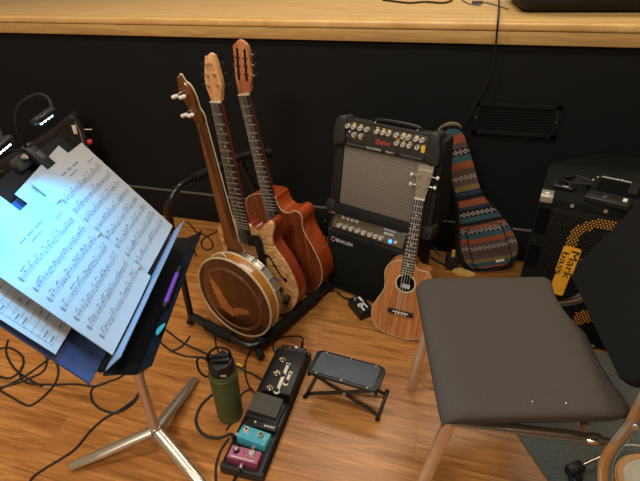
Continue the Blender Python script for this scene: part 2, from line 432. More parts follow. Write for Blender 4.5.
# things on the stage
b = MB(); m = MX.Translation((.66, 2.56, 1.024)) @ MX.Rotation(math.radians(4), 4, 'Z')
b.box((1.0, .5, .32), (0, 0, .162), m, bevel=.05, seg=4)
r = tag(b.build('equipment_bag', M['tolex']), 'long black equipment bag lying on the stage above the vent', 'bag')
def cable(name, pts, mat, label, cat='cable', r=.0034, n=8, group=None):
    b = MB(); b.tube(catmull(pts, n, False), r, 8)
    return tag(b.build(name, mat), label, cat, group)
SZ = 1.0275
cable('audio_cable', [at(383, 0, SZ), at(395, 1.5, SZ), at(410, 3, SZ), at(425, 2, SZ), at(443, 3, SZ), at(452, 0.5, SZ)], M['cable'], 'short black cable lying along the stage boards left of the black bag', r=.005)
cable('audio_cable', [at(462, 0, SZ), at(470, 4, SZ), at(480, 5, SZ), at(478, 1.5, SZ), at(488, 3, SZ), at(499, 6, SZ), at(508, 9, SZ)], M['gcable'], 'pale cable looped on the stage at the end of the black bag', r=.003)
b = MB(); p = at(477, 4, 1.0236); b.box((.05, .03, .012), (p.x, p.y, 1.0305), bevel=.004)
tag(b.build('cable_plug', M['pad']), 'small blue-grey plug on the stage beside the hanging cable', 'plug')
ed = WY-.03
pts = [at(499, -14, SZ+.004), at(499, 4, SZ+.004), atY(498, 20, WY-.02) + V((0, -.004, .012)), atY(497, 32, ed), atY(495, 52, ed-.002), atY(489, 78, ed-.004), atY(476, 104, ed-.004), atY(466, 122, ed-.004), atY(461, 140, ed-.004), atY(462, 180, ed-.01), atY(470, 215, ed-.012)]
cable('audio_cable', pts, M['cable'], 'black cable hanging from the stage edge down the wall behind the striped gig bag', r=.0036)

# ------------------------------------------------------------------ music stand
HUB = V((-.752, .737, 0))
PL = V((-.752, .737, .9)); WD = V((-.2756, .9613, 0)); SD = V((-.5785, -.1659, .7986)); ND = V((.7677, .2201, .6018))
DM = frame(PL, WD, SD, ND)                       # desk frame: x along the lip, y up the slope, z out of the desk
DMH = frame(PL-HUB, WD, SD, ND)
st = thing('music_stand', 'black music stand with wide desk on a silver three-legged base', 'music stand', HUB)
A_ = lambda p: V(p)-HUB
def desk_pt(w, s, n): return DMH @ V((w, s, n))
b = MB()
b.prism(rrect(-.335, -.262, .122, .078, .012), -.036, -.033, DMH)
b.build('desk', M['blackm'], st)
b = MB()   # tray: curved section swept along the lip
sec = [(-.262, -.034), (-.277, -.026), (-.2945, -.004), (-.2965, .0), (-.298, .036)]
sec2 = [(a+.0025, c+.001) for a, c in sec][::-1]
ring = sec+sec2
pr = []
va = [b.bm.verts.new(DMH @ V((-.337, s_, n_+.014*(s_ < -.27)))) for s_, n_ in ring]; vb = [b.bm.verts.new(DMH @ V((.125, s_, n_))) for s_, n_ in ring]
for i in range(len(ring)):
    j = (i+1) % len(ring); b.bm.faces.new((va[i], va[j], vb[j], vb[i]))
b.bm.faces.new(va[::-1]); b.bm.faces.new(vb)
b.build('tray', M['blackm'], st)
for w_, n_ in ((-.33, .028), (.12, .016)):
    MB().cyl(desk_pt(w_, -.2965, n_), desk_pt(w_, -.3005, n_), .004, seg=10).build('rivet', M['steel'], st)
b = MB(); b.cyl((0, 0, .05), (0, 0, .70), .0135, seg=24); b.build('pole', M['bar'], st)
b = MB(); b.cyl((0, 0, .66), (0, 0, .80), .017, seg=24); b.bar((0, 0, .79), desk_pt(-.05, -.08, -.038), .05, .03); b.box((.16, .10, .01), (-.02, -.08, -.042), DMH, bevel=.003); b.build('swivel_bracket', M['blackm'], st)
b = MB(); b.cyl((0, 0, .045), (0, 0, .085), .02, .016, 24); b.build('hub', M['steel'], st)
for ang_pt in ((-.966, .593), (-.77, .995), (-.52, .624)):
    e = V((ang_pt[0], ang_pt[1], .010))-HUB; dr = V((e.x, e.y, 0)).normalized()
    b = MB(); b.tube([dr*.012+V((0, 0, .068)), dr*.06+V((0, 0, .058)), e*.6+V((0, 0, .028)), e*.97+V((0, 0, .004)), e+V((0, 0, .002))], [.018, .0185, .0175, .014, .007], 12, flat=(1., .72))
    b.build('leg', M['bar'], st)

# binder on the desk
bd = thing('ring_binder', 'open blue ring binder filled with sheet music on the music stand', 'binder', mtx=frame(DM @ V((-.1, -.262, -.031)), WD, SD, ND))
B0 = V((-.1, -.262, -.031))
def bq(b, w0, s0, w1, s1, n0, n1): b.box((w1-w0, s1-s0, n1-n0), ((w0+w1)/2-B0.x, (s0+s1)/2-B0.y, (n0+n1)/2-B0.z), bevel=.0008, seg=1)
b = MB(); bq(b, -.370, -.246, -.122, .036, -.031, -.028); b.build('cover', M['bluec'], bd)
b = MB(); bq(b, -.078, -.26, .118, .036, -.031, -.028); b.build('cover', M['bluec'], bd)
b = MB(); bq(b, -.121, -.26, -.079, .036, -.0305, -.0275); b.build('spine', M['bluec'], bd)
b = MB(); bq(b, -.108, -.24, -.092, .03, -.0275, -.024); b.build('ring_rail', M['steel'], bd)
for s_ in (-.213, -.111, -.016):
    b = MB()
    for k in (0,):
        pts = [V((-.1-B0.x+.02*math.cos(t), s_-B0.y, -.013-B0.z+.017*math.sin(t))) for t in [2*PI*i/20 for i in range(20)]]
        b.tube(pts, .0013, 6, closed=True)
    b.build('ring', M['steel'], bd)
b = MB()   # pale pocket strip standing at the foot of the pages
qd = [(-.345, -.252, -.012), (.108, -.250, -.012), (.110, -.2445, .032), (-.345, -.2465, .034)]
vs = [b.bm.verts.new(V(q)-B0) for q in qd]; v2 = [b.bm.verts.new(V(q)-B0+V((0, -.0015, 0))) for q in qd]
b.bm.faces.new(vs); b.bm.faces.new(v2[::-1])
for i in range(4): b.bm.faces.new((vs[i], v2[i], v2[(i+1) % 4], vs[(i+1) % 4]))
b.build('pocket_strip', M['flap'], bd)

# sheets
def sheet(label, w0, s0, wid, hgt, n_, rot=0., ink='music', curl=0., name='sheet_music'):
    m = DM @ MX.Translation((w0, s0, n_)) @ MX.Rotation(rot, 4, 'Z')
    t = thing(name, label, 'sheet music', mtx=m, group='loose pages in the blue binder')
    def zc(x, y): return curl*((x/wid-.5)**2*4-1)*-1
    b = MB()
    g = b.quadgrid(lambda u, v: V((u*wid, v*hgt, zc(u*wid, v*hgt))), 10, 8)
    g2 = b.quadgrid(lambda u, v: V((u*wid, v*hgt, zc(u*wid, v*hgt)-.0005)), 10, 8)
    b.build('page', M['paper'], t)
    if ink:
        b = MB()
        rnd = random.Random(int(abs(w0*1000))+int(abs(s0*997))+len(label))
        def r_(x, y, w, h, ry=0.):
            vs = [b.bm.verts.new((xx, yy, zc(xx, yy)+.0004)) for xx, yy in ((x, y), (x+w, y), (x+w, y+h), (x, y+h))]; b.bm.faces.new(vs)
        if ink == 'music':
            [r_(wid*.34+q*.0062, hgt-.026, .0044, .0032) for q in range(12) if q not in (3, 7)]; [r_(wid*.42+q*.004, hgt-.036, .003, .0018) for q in range(9)]; [r_(wid*.78+q*.0034, hgt-.040, .0026, .0016) for q in range(9)]
            y = hgt-.058
            while y > .022:
                for l in range(5):
                    k = 8
                    for q in range(k): r_(.016+q*(wid-.032)/k, y-l*.0019, (wid-.032)/k, .00028)
                for bx in range(5): r_(.016+bx*(wid-.032)/4.02, y-.0076, .0005, .0079)
                r_(.018, y-.009, .0022, .011)
                x = .028
                while x < wid-.02:
                    if rnd.random() < .85:
                        yy = y-rnd.choice((0, .002, .004, .006, .0075)); r_(x, yy-.0008, .0026, .0019)
                        if rnd.random() < .8: r_(x+.0023, yy, .0004, .0065)
                        if rnd.random() < .35: r_(x+.0023, yy+.0058, .009, .0012)
                    x += rnd.uniform(.0055, .011)
                if rnd.random() < .8:
                    x = .03
                    while x < wid-.03:
                        r_(x, y+.004, rnd.uniform(.004, .008), .0015); x += rnd.uniform(.018, .05)
                y -= .0262
        else:
            for k in range(12): r_(.008, .012+k*.0125, wid-.016, .0004)
            for k in range(7): r_(.01+k*(wid-.02)/6.05, .012, .0005, .1375)
            for k in range(11):
                for j in range(6):
                    if rnd.random() < .7: r_(.014+j*(wid-.02)/6.05, .016+k*.0125, rnd.uniform(.006, .018), .0022)
        b.build('printed_notes', M['ink'], t)
    return t
sheet('chart page with a ruled table sticking out under the left music page', -.366, -.17, .21, .23, -.019, .02, 'table')
sheet('second left page, only its top edge showing above the front left page', -.318, -.228, .214, .243, -.004, .012, None)
sheet('second right page, its top corner showing beside the front right page', -.118, -.218, .205, .262, -.0135, .085, None)
sheet('front right page of printed music, farthest from the camera', -.103, -.2365, .217, .275, -.004, -.012, 'music', .003)
sheet('front left page of printed music, largest and nearest the camera', -.322, -.2455, .226, .250, .002, .006, 'music', .003)

# marker and pick in the tray
def trayp(x, y): return atP(x, y, PL+SD*-.291, SD)
a, c = trayp(166.5, 309), trayp(182, 268.5); ax = (c-a).normalized(); L = (c-a).length
mt = axis_frame(a+SD*.006, ax)
r = thing('marker_pen', 'purple marker with black ends lying in the tray of the music stand', 'pen', mtx=mt)
MB().cyl((0, 0, .012), (0, 0, L*.80), .0052, seg=16).build('barrel', M['purple'], r)
MB().cyl((0, 0, L*.80), (0, 0, L), .0052, .004, 16).build('cap', M['black'], r)
MB().cyl((0, 0, 0), (0, 0, .012), .0042, .005, 16).build('end_plug', M['black'], r)
pk = trayp(161, 331)
b = MB(); b.prism(catmull([(0, -.013), (.008, -.004), (.012, .008), (.006, .013), (-.006, .013), (-.012, .008), (-.008, -.004)], 4), 0, .001, frame(pk+SD*.0025, ND, WD, SD*1.0))
tag(b.build('guitar_pick', M['teal']), 'small teal plectrum lying in the tray near the camera end', 'plectrum')

# clip-on lamp with two goosenecks
cl = thing('clip_lamp', 'black clip-on lamp with two gooseneck LED heads on top of the music stand', 'lamp', mtx=frame(DM @ V((-.006, .078, -.03)), WD, SD, ND))
C0 = V((-.006, .078, -.03))
b = MB(); b.box((.034, .075, .016), (-.002, -.018, .012), bevel=.005, seg=3); b.box((.03, .06, .012), (-.002, -.01, -.014), bevel=.004); b.box((.03, .014, .04), (-.002, .014, 0), bevel=.004)
b.build('clip', M['black'], cl)
MB().box((.016, .018, .002), (-.002, -.012, .021), bevel=.0008).build('switch_plate', M['pad'], cl)
MB().cyl((-.028, .004, .008), (-.028, .004, .014), .006, seg=14).build('pivot', M['steel'], cl)
MB().box((.05, .03, .014), (-.032, .0, .0), bevel=.005).build('battery_box', M['mould'], cl)
def onD(x, y, off): return (DM.inverted() @ atP(x, y, PL+ND*off, ND)) - C0
neck1 = [onD(28, 148, -.015), onD(20, 138, 0.01), onD(15, 120, .04), onD(19, 105, .07), onD(29, 97, .10), onD(40, 94, .125), onD(48, 98, .145), onD(51, 106, .155), onD(48, 113, .16)]
b = MB(); b.tube(catmull(neck1, 6, False), .0022, 8); b.build('gooseneck', M['cable'], cl)
neck2 = [onD(24, 150, -.015), onD(8, 150, .02), onD(-12, 138, .06), onD(-16, 122, .10), onD(-6, 120, .13), onD(0, 132, .15), onD(2, 140, .16)]
b = MB(); b.tube(catmull(neck2, 6, False), .0022, 8); b.build('gooseneck', M['cable'], cl)
heads = []
for (xa, ya, xb, yb) in ((35, 122, 52, 110), (-7, 151, 9, 138)):
    a, c = onD(xa, ya, .16), onD(xb, yb, .16); ax = (c-a); L = ax.length; ax.normalize()
    dv = (DMH.to_3x3().inverted() @ V((.42, -.42, -.80))); dn = (dv - ax*dv.dot(ax)).normalized(); sd = dn.cross(ax)
    hm = frame(a, ax, sd, dn)
    b = MB(); b.box((L, .018, .011), (L/2, 0, 0), hm, bevel=.005, seg=3)
    h = b.build('lamp_head', M['black'], cl)
    for k in range(4):
        b = MB(); b.cyl(hm @ V((L*(.2+.2*k), 0, .0055)), hm @ V((L*(.2+.2*k), 0, .0085)), .0026, .002, 10)
        b.build('led', M['led'], h)
    heads.append((hm @ V((L/2, 0, .02)), dn))
for (hp, dn), pw, aim, sz in zip(heads, (4.4, 3.0), ((-.22, -.17, 0), (-.27, -.17, 0)), (126, 146)):
    ld = bpy.data.lights.new('lamp_spot', 'SPOT'); ld.energy = pw; ld.color = (.0, .5, 1.); ld.spot_size = math.radians(sz); ld.spot_blend = .45; ld.shadow_soft_size = .012
    lo = bpy.data.objects.new('lamp_spot', ld); COL.objects.link(lo)
    wp = DM @ (hp + C0); tgt = DM @ V(aim); lo.location = wp
    lo.rotation_euler = (tgt-wp).to_track_quat('-Z', 'Y').to_euler()

# black case by the wall behind the stand
ks = thing('equipment_case', 'black slope-topped equipment case with red knob by the wall behind the sheet music', 'case', (-1.867, 1.856, 0), math.radians(25))
b = MB(); prof = [(-.34, 0), (.10, 0), (.10, .52), (.094, .575), (.078, .605), (.05, .61), (-.05, .53), (-.34, .40)]
mm = frame((0, .06, 0), (1, 0, 0), (0, 0, 1), (0, -1, 0)); b.prism(prof, 0, .08, mm, bevel=.008); b.build('body', M['mould'], ks)
b = MB(); b.prism([(x*.96-.004, z*.975+.002) for x, z in prof], .081, .0835, mm); b.build('front_panel', M['tolex'], ks)
b = MB(); b.tube([(.084, -.026, .40), (.084, -.026, .53), (.074, -.026, .575)], .003, 6); b.build('zip', M['steel'], ks)
b = MB(); b.box((.018, .004, .045), (.062, -.025, .54), bevel=.002); b.build('tag', M['ivory'], ks)
b = MB(); b.cyl((.098, .0, .465), (.120, .0, .465), .016, .012, 16); b.build('knob', M['red'], ks)
b = MB(); b.cyl((.098, .0, .53), (.135, .0, .527), .003, .003, 8); b.build('pin', M['steel'], ks)

# ------------------------------------------------------------------ guitar rack
R0 = V((-.571, 1.119, 0)); R1 = V((-.441, 1.589, 0))
rk = thing('guitar_rack', 'black tubular floor rack holding the banjo and two guitars', 'guitar stand', (-.68, 1.42, 0))
RB = V((-.68, 1.42, 0))
zt = .047
b = MB()
fr_ = [V((-.921, 1.249, zt)), at(199, 320, zt), at(207, 325, zt), at(228, 336, zt), at(246, 345, zt), at(256, 345, zt), at(266, 338, zt), at(282, 325, zt), at(302, 307, zt), at(318, 293, zt), at(326, 285, zt)]
b.tube([p-RB for p in catmull(fr_, 5, False)], .0165, 14); b.build('base_tube', M['blackm'], rk)
pd = catmull([at(258, 344, zt), at(268, 336, zt), at(282, 325, zt), at(302, 307, zt), at(316, 295, zt)], 4, False)
b = MB(); b.tube([p-RB for p in pd], .021, 14); b.build('foam_sleeve', M['rubber'], rk)
pd = catmull([at(207, 325, zt), at(218, 331, zt), at(232, 338, zt)], 4, False)
b = MB(); b.tube([p-RB for p in pd], .021, 14); b.build('foam_sleeve', M['rubber'], rk)
pst = V((-.921, 1.249, 0))
b = MB(); b.tube([p-RB for p in (pst+V((0, 0, .03)), pst+V((0, 0, .3)), pst+V((0, 0, .5)))], .0125, 12); b.build('post', M['blackm'], rk)
rail = [pst+V((0, 0, .49)), pst+V((0, 0, .53)), atY(172, 198, 1.26), atY(179, 187, 1.30), atY(194, 178, 1.40), atY(218, 167, 1.56), atY(244, 156, 1.70), atY(266, 153, 1.73)]
b = MB(); b.tube([p-RB for p in catmull(rail, 5, False)], .0125, 12); b.build('top_rail', M['blackm'], rk)
b = MB(); b.tube([p-RB for p in catmull(rail[4:], 5, False)], .0165, 12); b.build('foam_sleeve', M['rubber'], rk)
e = rail[-1]; b = MB(); b.cyl(e-RB, e-RB+V((.02, .01, 0)), .019, .016, 14); b.build('end_cap', M['rubber'], rk)
fp = V((-.80, 1.74, 0))
b = MB(); b.tube([p-RB for p in catmull([fp+V((0, 0, .015)), fp+V((.01, 0, .3)), rail[6]+V((-.02, .02, -.06)), rail[6]], 5, False)], .0125, 12); b.build('post', M['blackm'], rk)
b = MB(); b.tube([p-RB for p in (fp+V((0, 0, .03)), (fp+fr_[-1])/2, fr_[-1])], .0125, 12); b.build('base_tube', M['blackm'], rk)
for p in (at(191, 326, .0), at(262, 361, .0), at(331, 291, .0), fp):
    q = {0: 0}
    near = min([pst]+fr_, key=lambda t: (V((t.x, t.y, 0))-V((p.x, p.y, 0))).length)
    b = MB(); b.tube([V((near.x, near.y, .035))-RB, V(((near.x+p.x)/2, (near.y+p.y)/2, .028))-RB, V((p.x, p.y, .016))-RB], [.012, .0135, .0155], 12) if (near-p).length < .2 else b.cyl(V((p.x, p.y, 0))-RB, V((p.x, p.y, .03))-RB, .0165, seg=12)
    b.build('foot', M['rubber'], rk)
# neck yokes reaching from the rail
for p, q in ((rail[4], V((-.80, 1.30, .655))), ):
    pass

# ------------------------------------------------------------------ stringed instruments
def strings(root, xs0, y0, xs1, y1, z0, z1, r=.0008, name='string'):
    for k, (a, c) in enumerate(zip(xs0, xs1)):
        b = MB(); b.cyl((a, y0, z0), (c, y1, z1), r if k*2 < len(xs0) else r*.55, seg=5); b.build(name, M['string'], root)
def fretboard(root, cx0, w0, y0, cx1, w1, y1, z0, th, nfr=20, scale=.648, dots=True, mat=None, col='ebony'):
    b = MB(); b.prism([(cx0-w0/2, y0), (cx0+w0/2, y0), (cx1+w1/2, y1), (cx1-w1/2, y1)], z0, z0+th, bevel=.0012, which='top')
    f = b.build('fretboard', M[col], root)
    b = MB()
    for k in range(1, nfr+1):
        y = y1-scale*(1-2**(-k/12))
        if y < y0+.003: break
        t = (y-y0)/(y1-y0); c = cx0+(cx1-cx0)*t; w = (w0+(w1-w0)*t)*.98
        b.box((w, .0019, .0016), (c, y, z0+th+.0004))
    b.build('frets', M['fret'], f)
    if dots:
        b = MB()
        for k in (3, 5, 7, 9, 12, 15):
            y = y1-scale*(1-(2**(-k/12)+2**(-(k-1)/12))/2)
            if y < y0: break
            c = cx0+(cx1-cx0)*(y-y0)/(y1-y0); b.cyl((c, y, z0+th-.001), (c, y, z0+th+.0004), .003, seg=10)
        b.build('position_dots', M['pearl'], f)
    return f
def binding(root, outl, z, r=.0022, mat='bind'):
    b = MB(); b.tube([(p[0], p[1], z) for p in outl], r, 6, closed=True); b.build('binding', M[mat], root)
def scaled(outl, k, cx, cy): return [(cx+(p[0]-cx)*k, cy+(p[1]-cy)*k) for p in outl]
def disc(root, name, cx, cy, r, z0, z1, mat, seg=32):
    b = MB(); b.cyl((cx, cy, z0), (cx, cy, z1), r, seg=seg); return b.build(name, M[mat], root)

# --- electric archtop-style guitar with quilted top
el_m = frame((-.6828, 1.4041, -.0148), (.9575, -.2684, .1053), (-.1016, .0278, .9944), (-.2698, -.9629, -.0006))
g = thing('electric_guitar', 'electric guitar with quilted maple top and black pickguard, middle of the rack', 'guitar', mtx=el_m)
out = catmull([(0, .022), (.086, .024), (.148, .052), (.192, .108), (.209, .165), (.204, .21), (.179, .278), (.148, .325), (.130, .358), (.136, .40), (.15, .43), (.147, .452), (.132, .456), (.112, .442), (.088, .415), (.064, .402), (.044, .408), (.03, .425),
               (-.03, .43), (-.065, .428), (-.105, .415), (-.138, .385), (-.146, .35), (-.136, .31), (-.145, .265), (-.178, .21), (-.195, .15), (-.18, .085), (-.13, .035)], 6)
b = MB(); b.prism(out, -.052, -.004, bevel=.006, which='bottom'); b.build('body', M['redside'], g)
b = MB(); b.prism(scaled(out, .992, 0, .2), -.004, .004, bevel=.003, which='top'); b.build('top', M['quilt'], g)
# f-hole
def fhole(root, pts, z, dots):
    b = MB(); b.tube([(x, y, z) for x, y in catmull([(p[0], p[1], 0) for p in pts], 6, False) for _ in (0,)] if False else [(p.x, p.y, z) for p in catmull([(q[0], q[1], 0) for q in pts], 6, False)], .0042, 8, flat=(1, .25))
    for x, y in dots: b.cyl((x, y, z-.001), (x, y, z+.0012), .0085, seg=16)
    x, y = ((pts[2][0]+pts[3][0])/2, (pts[2][1]+pts[3][1])/2); b.box((.02, .005, .002), (x, y, z))
    b.build('f_hole', M['hole'], root)
fhole(g, [(.082, .300), (.094, .302), (.108, .285), (.130, .240), (.146, .218), (.158, .207)], .0045, [(.083, .298), (.159, .208)])
fhole(g, [(-.082, .300), (-.094, .302), (-.108, .285), (-.130, .240), (-.146, .218), (-.158, .207)], .0045, [(-.083, .298), (-.159, .208)])
MB().box((.092, .04, .012), (.005, .358, .009), bevel=.003).build('pickup', M['black'], g)
MB().box((.092, .036, .012), (0, .262, .009), bevel=.003).build('pickup', M['black'], g)
b = MB(); b.prism([(.042, .385), (.074, .388), (.084, .37), (.083, .24), (.071, .228), (.056, .236), (.050, .30)], .010, .0135, bevel=.001, which='top'); b.build('pickguard', M['black'], g)
MB().box((.10, .018, .014), (0, .226, .010), bevel=.003).build('bridge', M['ebony'], g)
MB().prism([(-.03, .05), (.03, .05), (.022, .14), (-.022, .14)], .006, .012, bevel=.002, which='top').build('tailpiece', M['ebony'], g)
for (x, y) in ((.100, .200), (.126, .158), (.159, .130), (.142, .097)):
    b = MB(); b.cyl((x, y, .004), (x, y, .021), .0115, .0095, 18); k = b.build('knob', M['black'], g)
    MB().cyl((x, y, .021), (x, y, .0218), .0055, seg=12).build('knob_cap', M['steel'], k)
b = MB(); b.prism([(-.026, .40), (.024, .40), (.018, .868), (-.019, .868)], -.013, .004, bevel=.007, which='bottom'); b.build('neck', M['redside'], g)
fretboard(g, .001, .062, .352, -.001, .045, .872, .004, .005, 22)
MB().box((.046, .005, .010), (-.001, .875, .006)).build('nut', M['ivory'], g)
hd = [(-.024, .878), (.021, .878), (.030, .915), (.040, .93), (.032, .99), (.036, 1.012), (.024, 1.025), (.0, 1.016), (-.012, 1.012), (-.030, .985), (-.034, .93), (-.033, .912)]
hd = [(-.0235, .878), (.0215, .878), (.026, .900), (.040, .928), (.038, .955), (.034, .998), (.030, 1.020), (.016, 1.026), (.004, 1.018), (-.008, 1.018), (-.014, 1.000), (-.030, .955), (-.034, .926), (-.027, .898)]
b = MB(); b.prism(hd, -.012, .003, bevel=.002); b.build('headstock', M['maplehead'], g)
for k, (x, y) in enumerate(((-.018, .928), (-.012, .960), (-.004, .993), (.025, .928), (.020, .962), (.013, .995))):
    b = MB(); b.cyl((x, y, .003), (x, y, .012), .0045, seg=12); t = b.build('tuner', M['chrome'], g)
    sx = -1 if k < 3 else 1
    MB().box((.014, .011, .008), (x+sx*.036, y-.002, -.010), bevel=.003).build('tuner_button', M['black'], t)
strings(g, [-.027+.0088*i for i in range(6)], .226, [-.0185+.0060*i for i in range(6)], .876, .019, .0118, .00065)

# --- acoustic cutaway guitar, slotted head
ac_m = frame((-.6066, 1.5599, -.0031), (.9478, -.2656, .1765), (-.1701, .0470, .9843), (-.2698, -.9629, -.0007))
g = thing('acoustic_guitar', 'mahogany cutaway acoustic guitar with slotted headstock, rear of the rack', 'guitar', mtx=ac_m)
out = catmull([(0, .012), (.07, .006), (.130, .028), (.172, .08), (.187, .14), (.180, .192), (.160, .25), (.139, .305), (.136, .335), (.143, .368), (.134, .390), (.112, .397), (.088, .387), (.062, .387), (.043, .402), (.032, .43), (.028, .452),
               (-.03, .46), (-.085, .455), (-.125, .432), (-.139, .395), (-.134, .35), (-.126, .31), (-.140, .26), (-.172, .205), (-.188, .14), (-.174, .075), (-.12, .03), (-.06, .014)], 6)
b = MB(); b.prism(out, -.088, -.003, bevel=.004, which='bottom'); b.build('body', M['mahogside'], g)
b = MB(); b.prism(scaled(out, .985, 0, .2), -.003, .0015); b.build('top', M['mahog'], g)
binding(g, scaled(out, .995, 0, .2), .0, .0016)
b = MB(); b.cyl((-.02, .275, .0014), (-.02, .275, .003), .034, seg=40); h = b.build('soundhole', M['hole'], g)
b = MB(); b.tube([(x, y, .003) for x, y in circle(-.02, .275, .037, 40)], .0018, 6, closed=True); b.build('rosette', M['bind'], h)
MB().prism(rrect(-.09, .155, .09, .182, .012), .0014, .011, bevel=.002, which='top').build('bridge', M['ebony'], g)
b = MB(); b.prism([(-.027, .41), (.024, .41), (.018, .84), (-.020, .84)], -.016, .0, bevel=.007, which='bottom'); b.build('neck', M['redside'], g)
fretboard(g, -.001, .060, .352, -.001, .048, .846, .0, .006, 20, .66)
MB().box((.050, .006, .011), (-.001, .850, .002)).build('nut', M['ivory'], g)
hd = catmull([(-.024, .853), (.027, .853), (.034, .875), (.048, .905), (.058, .95), (.066, .99), (.064, 1.008), (.055, 1.016), (.048, 1.024), (.035, 1.032), (.020, 1.026), (.010, 1.020), (-.002, 1.014), (-.004, .995), (-.014, .95), (-.024, .905), (-.026, .875)], 3)
b = MB(); b.prism(hd, -.014, -.001, bevel=.002); b.build('headstock', M['rosehead'], g)
for (xa, ya, xb, yb) in ((-.008, .905, .014, .995), (.027, .900, .046, .988)):
    b = MB(); d = V((xb-xa, yb-ya, 0)).normalized(); x = V((d.y, -d.x, 0)); fm = frame((xa, ya, 0), x, d, (0, 0, 1)); L = math.hypot(xb-xa, yb-ya)
    b.prism(rrect(-.0045, -.006, .0045, L+.012, .004), -.0012, -.0004, fm); sl = b.build('tuner_slot', M['hole'], g)
    for k in range(3):
        c = fm @ V((0, L*(.2+.3*k), 0)); MB().cyl(c+V((-.009, .002, -.0002)), c+V((.009, -.002, -.0002)), .0028, seg=10).build('string_roller', M['mould'], sl)
for k in range(3):
    y = .912+k*.034; x = .050+k*.007
    b = MB(); b.cyl((x, y, -.007), (x+.016, y-.004, -.007), .0025, seg=8); t = b.build('tuner', M['steel'], g)
    MB().box((.011, .016, .010), (x+.02, y-.004, -.007), bevel=.003).build('tuner_button', M['black'], t)
    x = -.028+k*.009
    b = MB(); b.cyl((x, y, -.007), (x-.010, y+.004, -.011), .0025, seg=8); t = b.build('tuner', M['black'], g)
    MB().box((.010, .014, .008), (x-.011, y+.004, -.016), bevel=.003).build('tuner_button', M['black'], t)
strings(g, [-.028+.0088*i for i in range(6)], .17, [-.0205+.0062*i for i in range(6)], .851, .014, .0088, .00065)

# --- banjo, its back to the room
bj_m = frame((-.664, 1.206, .03), (.954, -.268, .134), (-.129, .036, .991), (-.27, -.963, 0))
g = thing('banjo', 'banjo with dark resonator back and eagle inlay facing out, front of the rack', 'banjo', mtx=bj_m)
cx, cy, R = -.018, .176, .168
cm = MX.Translation((cx, cy, 0))
b = MB(); b.lathe([(0, .009), (.06, .008), (.11, .006), (.15, .002), (R-.003, -.003), (R-.003, -.008)], cm, 64); b.build('resonator_back', M['resback'], g)
b = MB(); b.lathe([(R-.004, -.005), (R, -.008), (R+.001, -.024), (R, -.044), (R-.012, -.047), (R-.012, -.006)], cm, 64); b.build('resonator_side', M['resside'], g)
for z_ in (-.004, -.045):
    b = MB(); b.tube([(cx+R*math.cos(t), cy+R*math.sin(t), z_) for t in [2*PI*k/64 for k in range(64)]], .0042, 8, closed=True); b.build('binding', M['bind'], g)
for rr, zz in ((.133, .0042), (.126, .0047)):
    b = MB(); b.tube([(cx+rr*math.cos(t), cy+rr*math.sin(t), zz) for t in [2*PI*k/64 for k in range(64)]], .0009, 6, closed=True); b.build('inlay_ring', M['ringline'], g)
eg = [(-.108, .268), (-.092, .252), (-.078, .236), (-.066, .216), (-.056, .196), (-.047, .176), (-.039, .158), (-.028, .142), (-.020, .134), (-.012, .142), (-.002, .147), (.012, .150), (.028, .154), (.046, .150), (.064, .144), (.050, .138), (.056, .133), (.040, .131), (.044, .126), (.028, .126), (.022, .120), (.008, .121), (-.004, .114), (-.012, .104),
      (-.022, .112), (-.030, .099), (-.040, .098), (-.044, .108), (-.058, .110), (-.070, .120), (-.084, .128), (-.092, .140), (-.078, .139), (-.096, .156), (-.082, .154), (-.101, .175), (-.087, .172), (-.105, .196), (-.091, .193), (-.109, .218), (-.095, .216), (-.111, .242), (-.098, .240)]
b = MB()
vv = [b.bm.verts.new((x, y, .0)) for x, y in eg]; f = b.bm.faces.new(vv); bmesh.ops.triangulate(b.bm, faces=[f]); bmesh.ops.subdivide_edges(b.bm, edges=list(b.bm.edges), cuts=2, use_grid_fill=True)
def dome(x, y):
    r_ = math.hypot(x-cx, y-cy)
    pts = [(0, .009), (.06, .008), (.11, .006), (.15, .002)]
    for (a, za), (c, zc_) in zip(pts, pts[1:]):
        if r_ <= c: return za+(zc_-za)*(r_-a)/(c-a)
    return .002
for v in b.bm.verts: v.co.z = dome(v.co.x, v.co.y)+.0009
b.build('eagle_inlay', M['inlay'], g)
b = MB(); b.lathe([(.157, -.048), (.157, -.053), (.135, -.053), (.135, -.048)], cm, 48); b.build('flange', M['steel'], g)
b = MB(); b.lathe([(.136, -.05), (.137, -.092), (.140, -.093), (.140, -.1), (.135, -.1), (.131, -.05)], cm, 48); b.build('tone_ring', M['steel'], g)
b = MB(); b.lathe([(0, -.098), (.135, -.098), (.135, -.096), (0, -.096)], cm, 48); b.build('drum_head', M['skin'], g)
for k in range(20):
    t = 2*PI*(k+.5)/20; x, y = cx+.147*math.cos(t), cy+.147*math.sin(t)
    MB().cyl((x, y, -.053), (x, y, -.100), .0028, seg=6).build('bracket_hook', M['chrome'], g)
nx = -.034
b = MB(); b.prism([(nx-.022, .335), (nx+.042, .335), (nx+.030, .37), (nx+.0185, .42), (nx+.0135, .80), (nx-.0115, .80), (nx-.0125, .42), (nx-.017, .37)], -.084, -.060, bevel=.010, seg=3, which='top'); b.build('neck', M['neckw'], g)
b = MB(); b.prism([(nx-.02, .334), (nx+.030, .334), (nx+.0155, .80), (nx-.012, .80)], -.088, -.084); b.build('fretboard', M['ebony'], g)
b = MB(); b.tube([(nx+.030, .34, -.0855), (nx+.016, .80, -.0855)], .002, 6); b.build('binding', M['bind'], g)
b = MB(); b.tube([(nx+.012+.012*math.cos(t), .343+.016*math.sin(t), -.012) for t in [PI*k/10 for k in range(11)]], .0035, 6); b.build('neck_notch_trim', M['bind'], g)
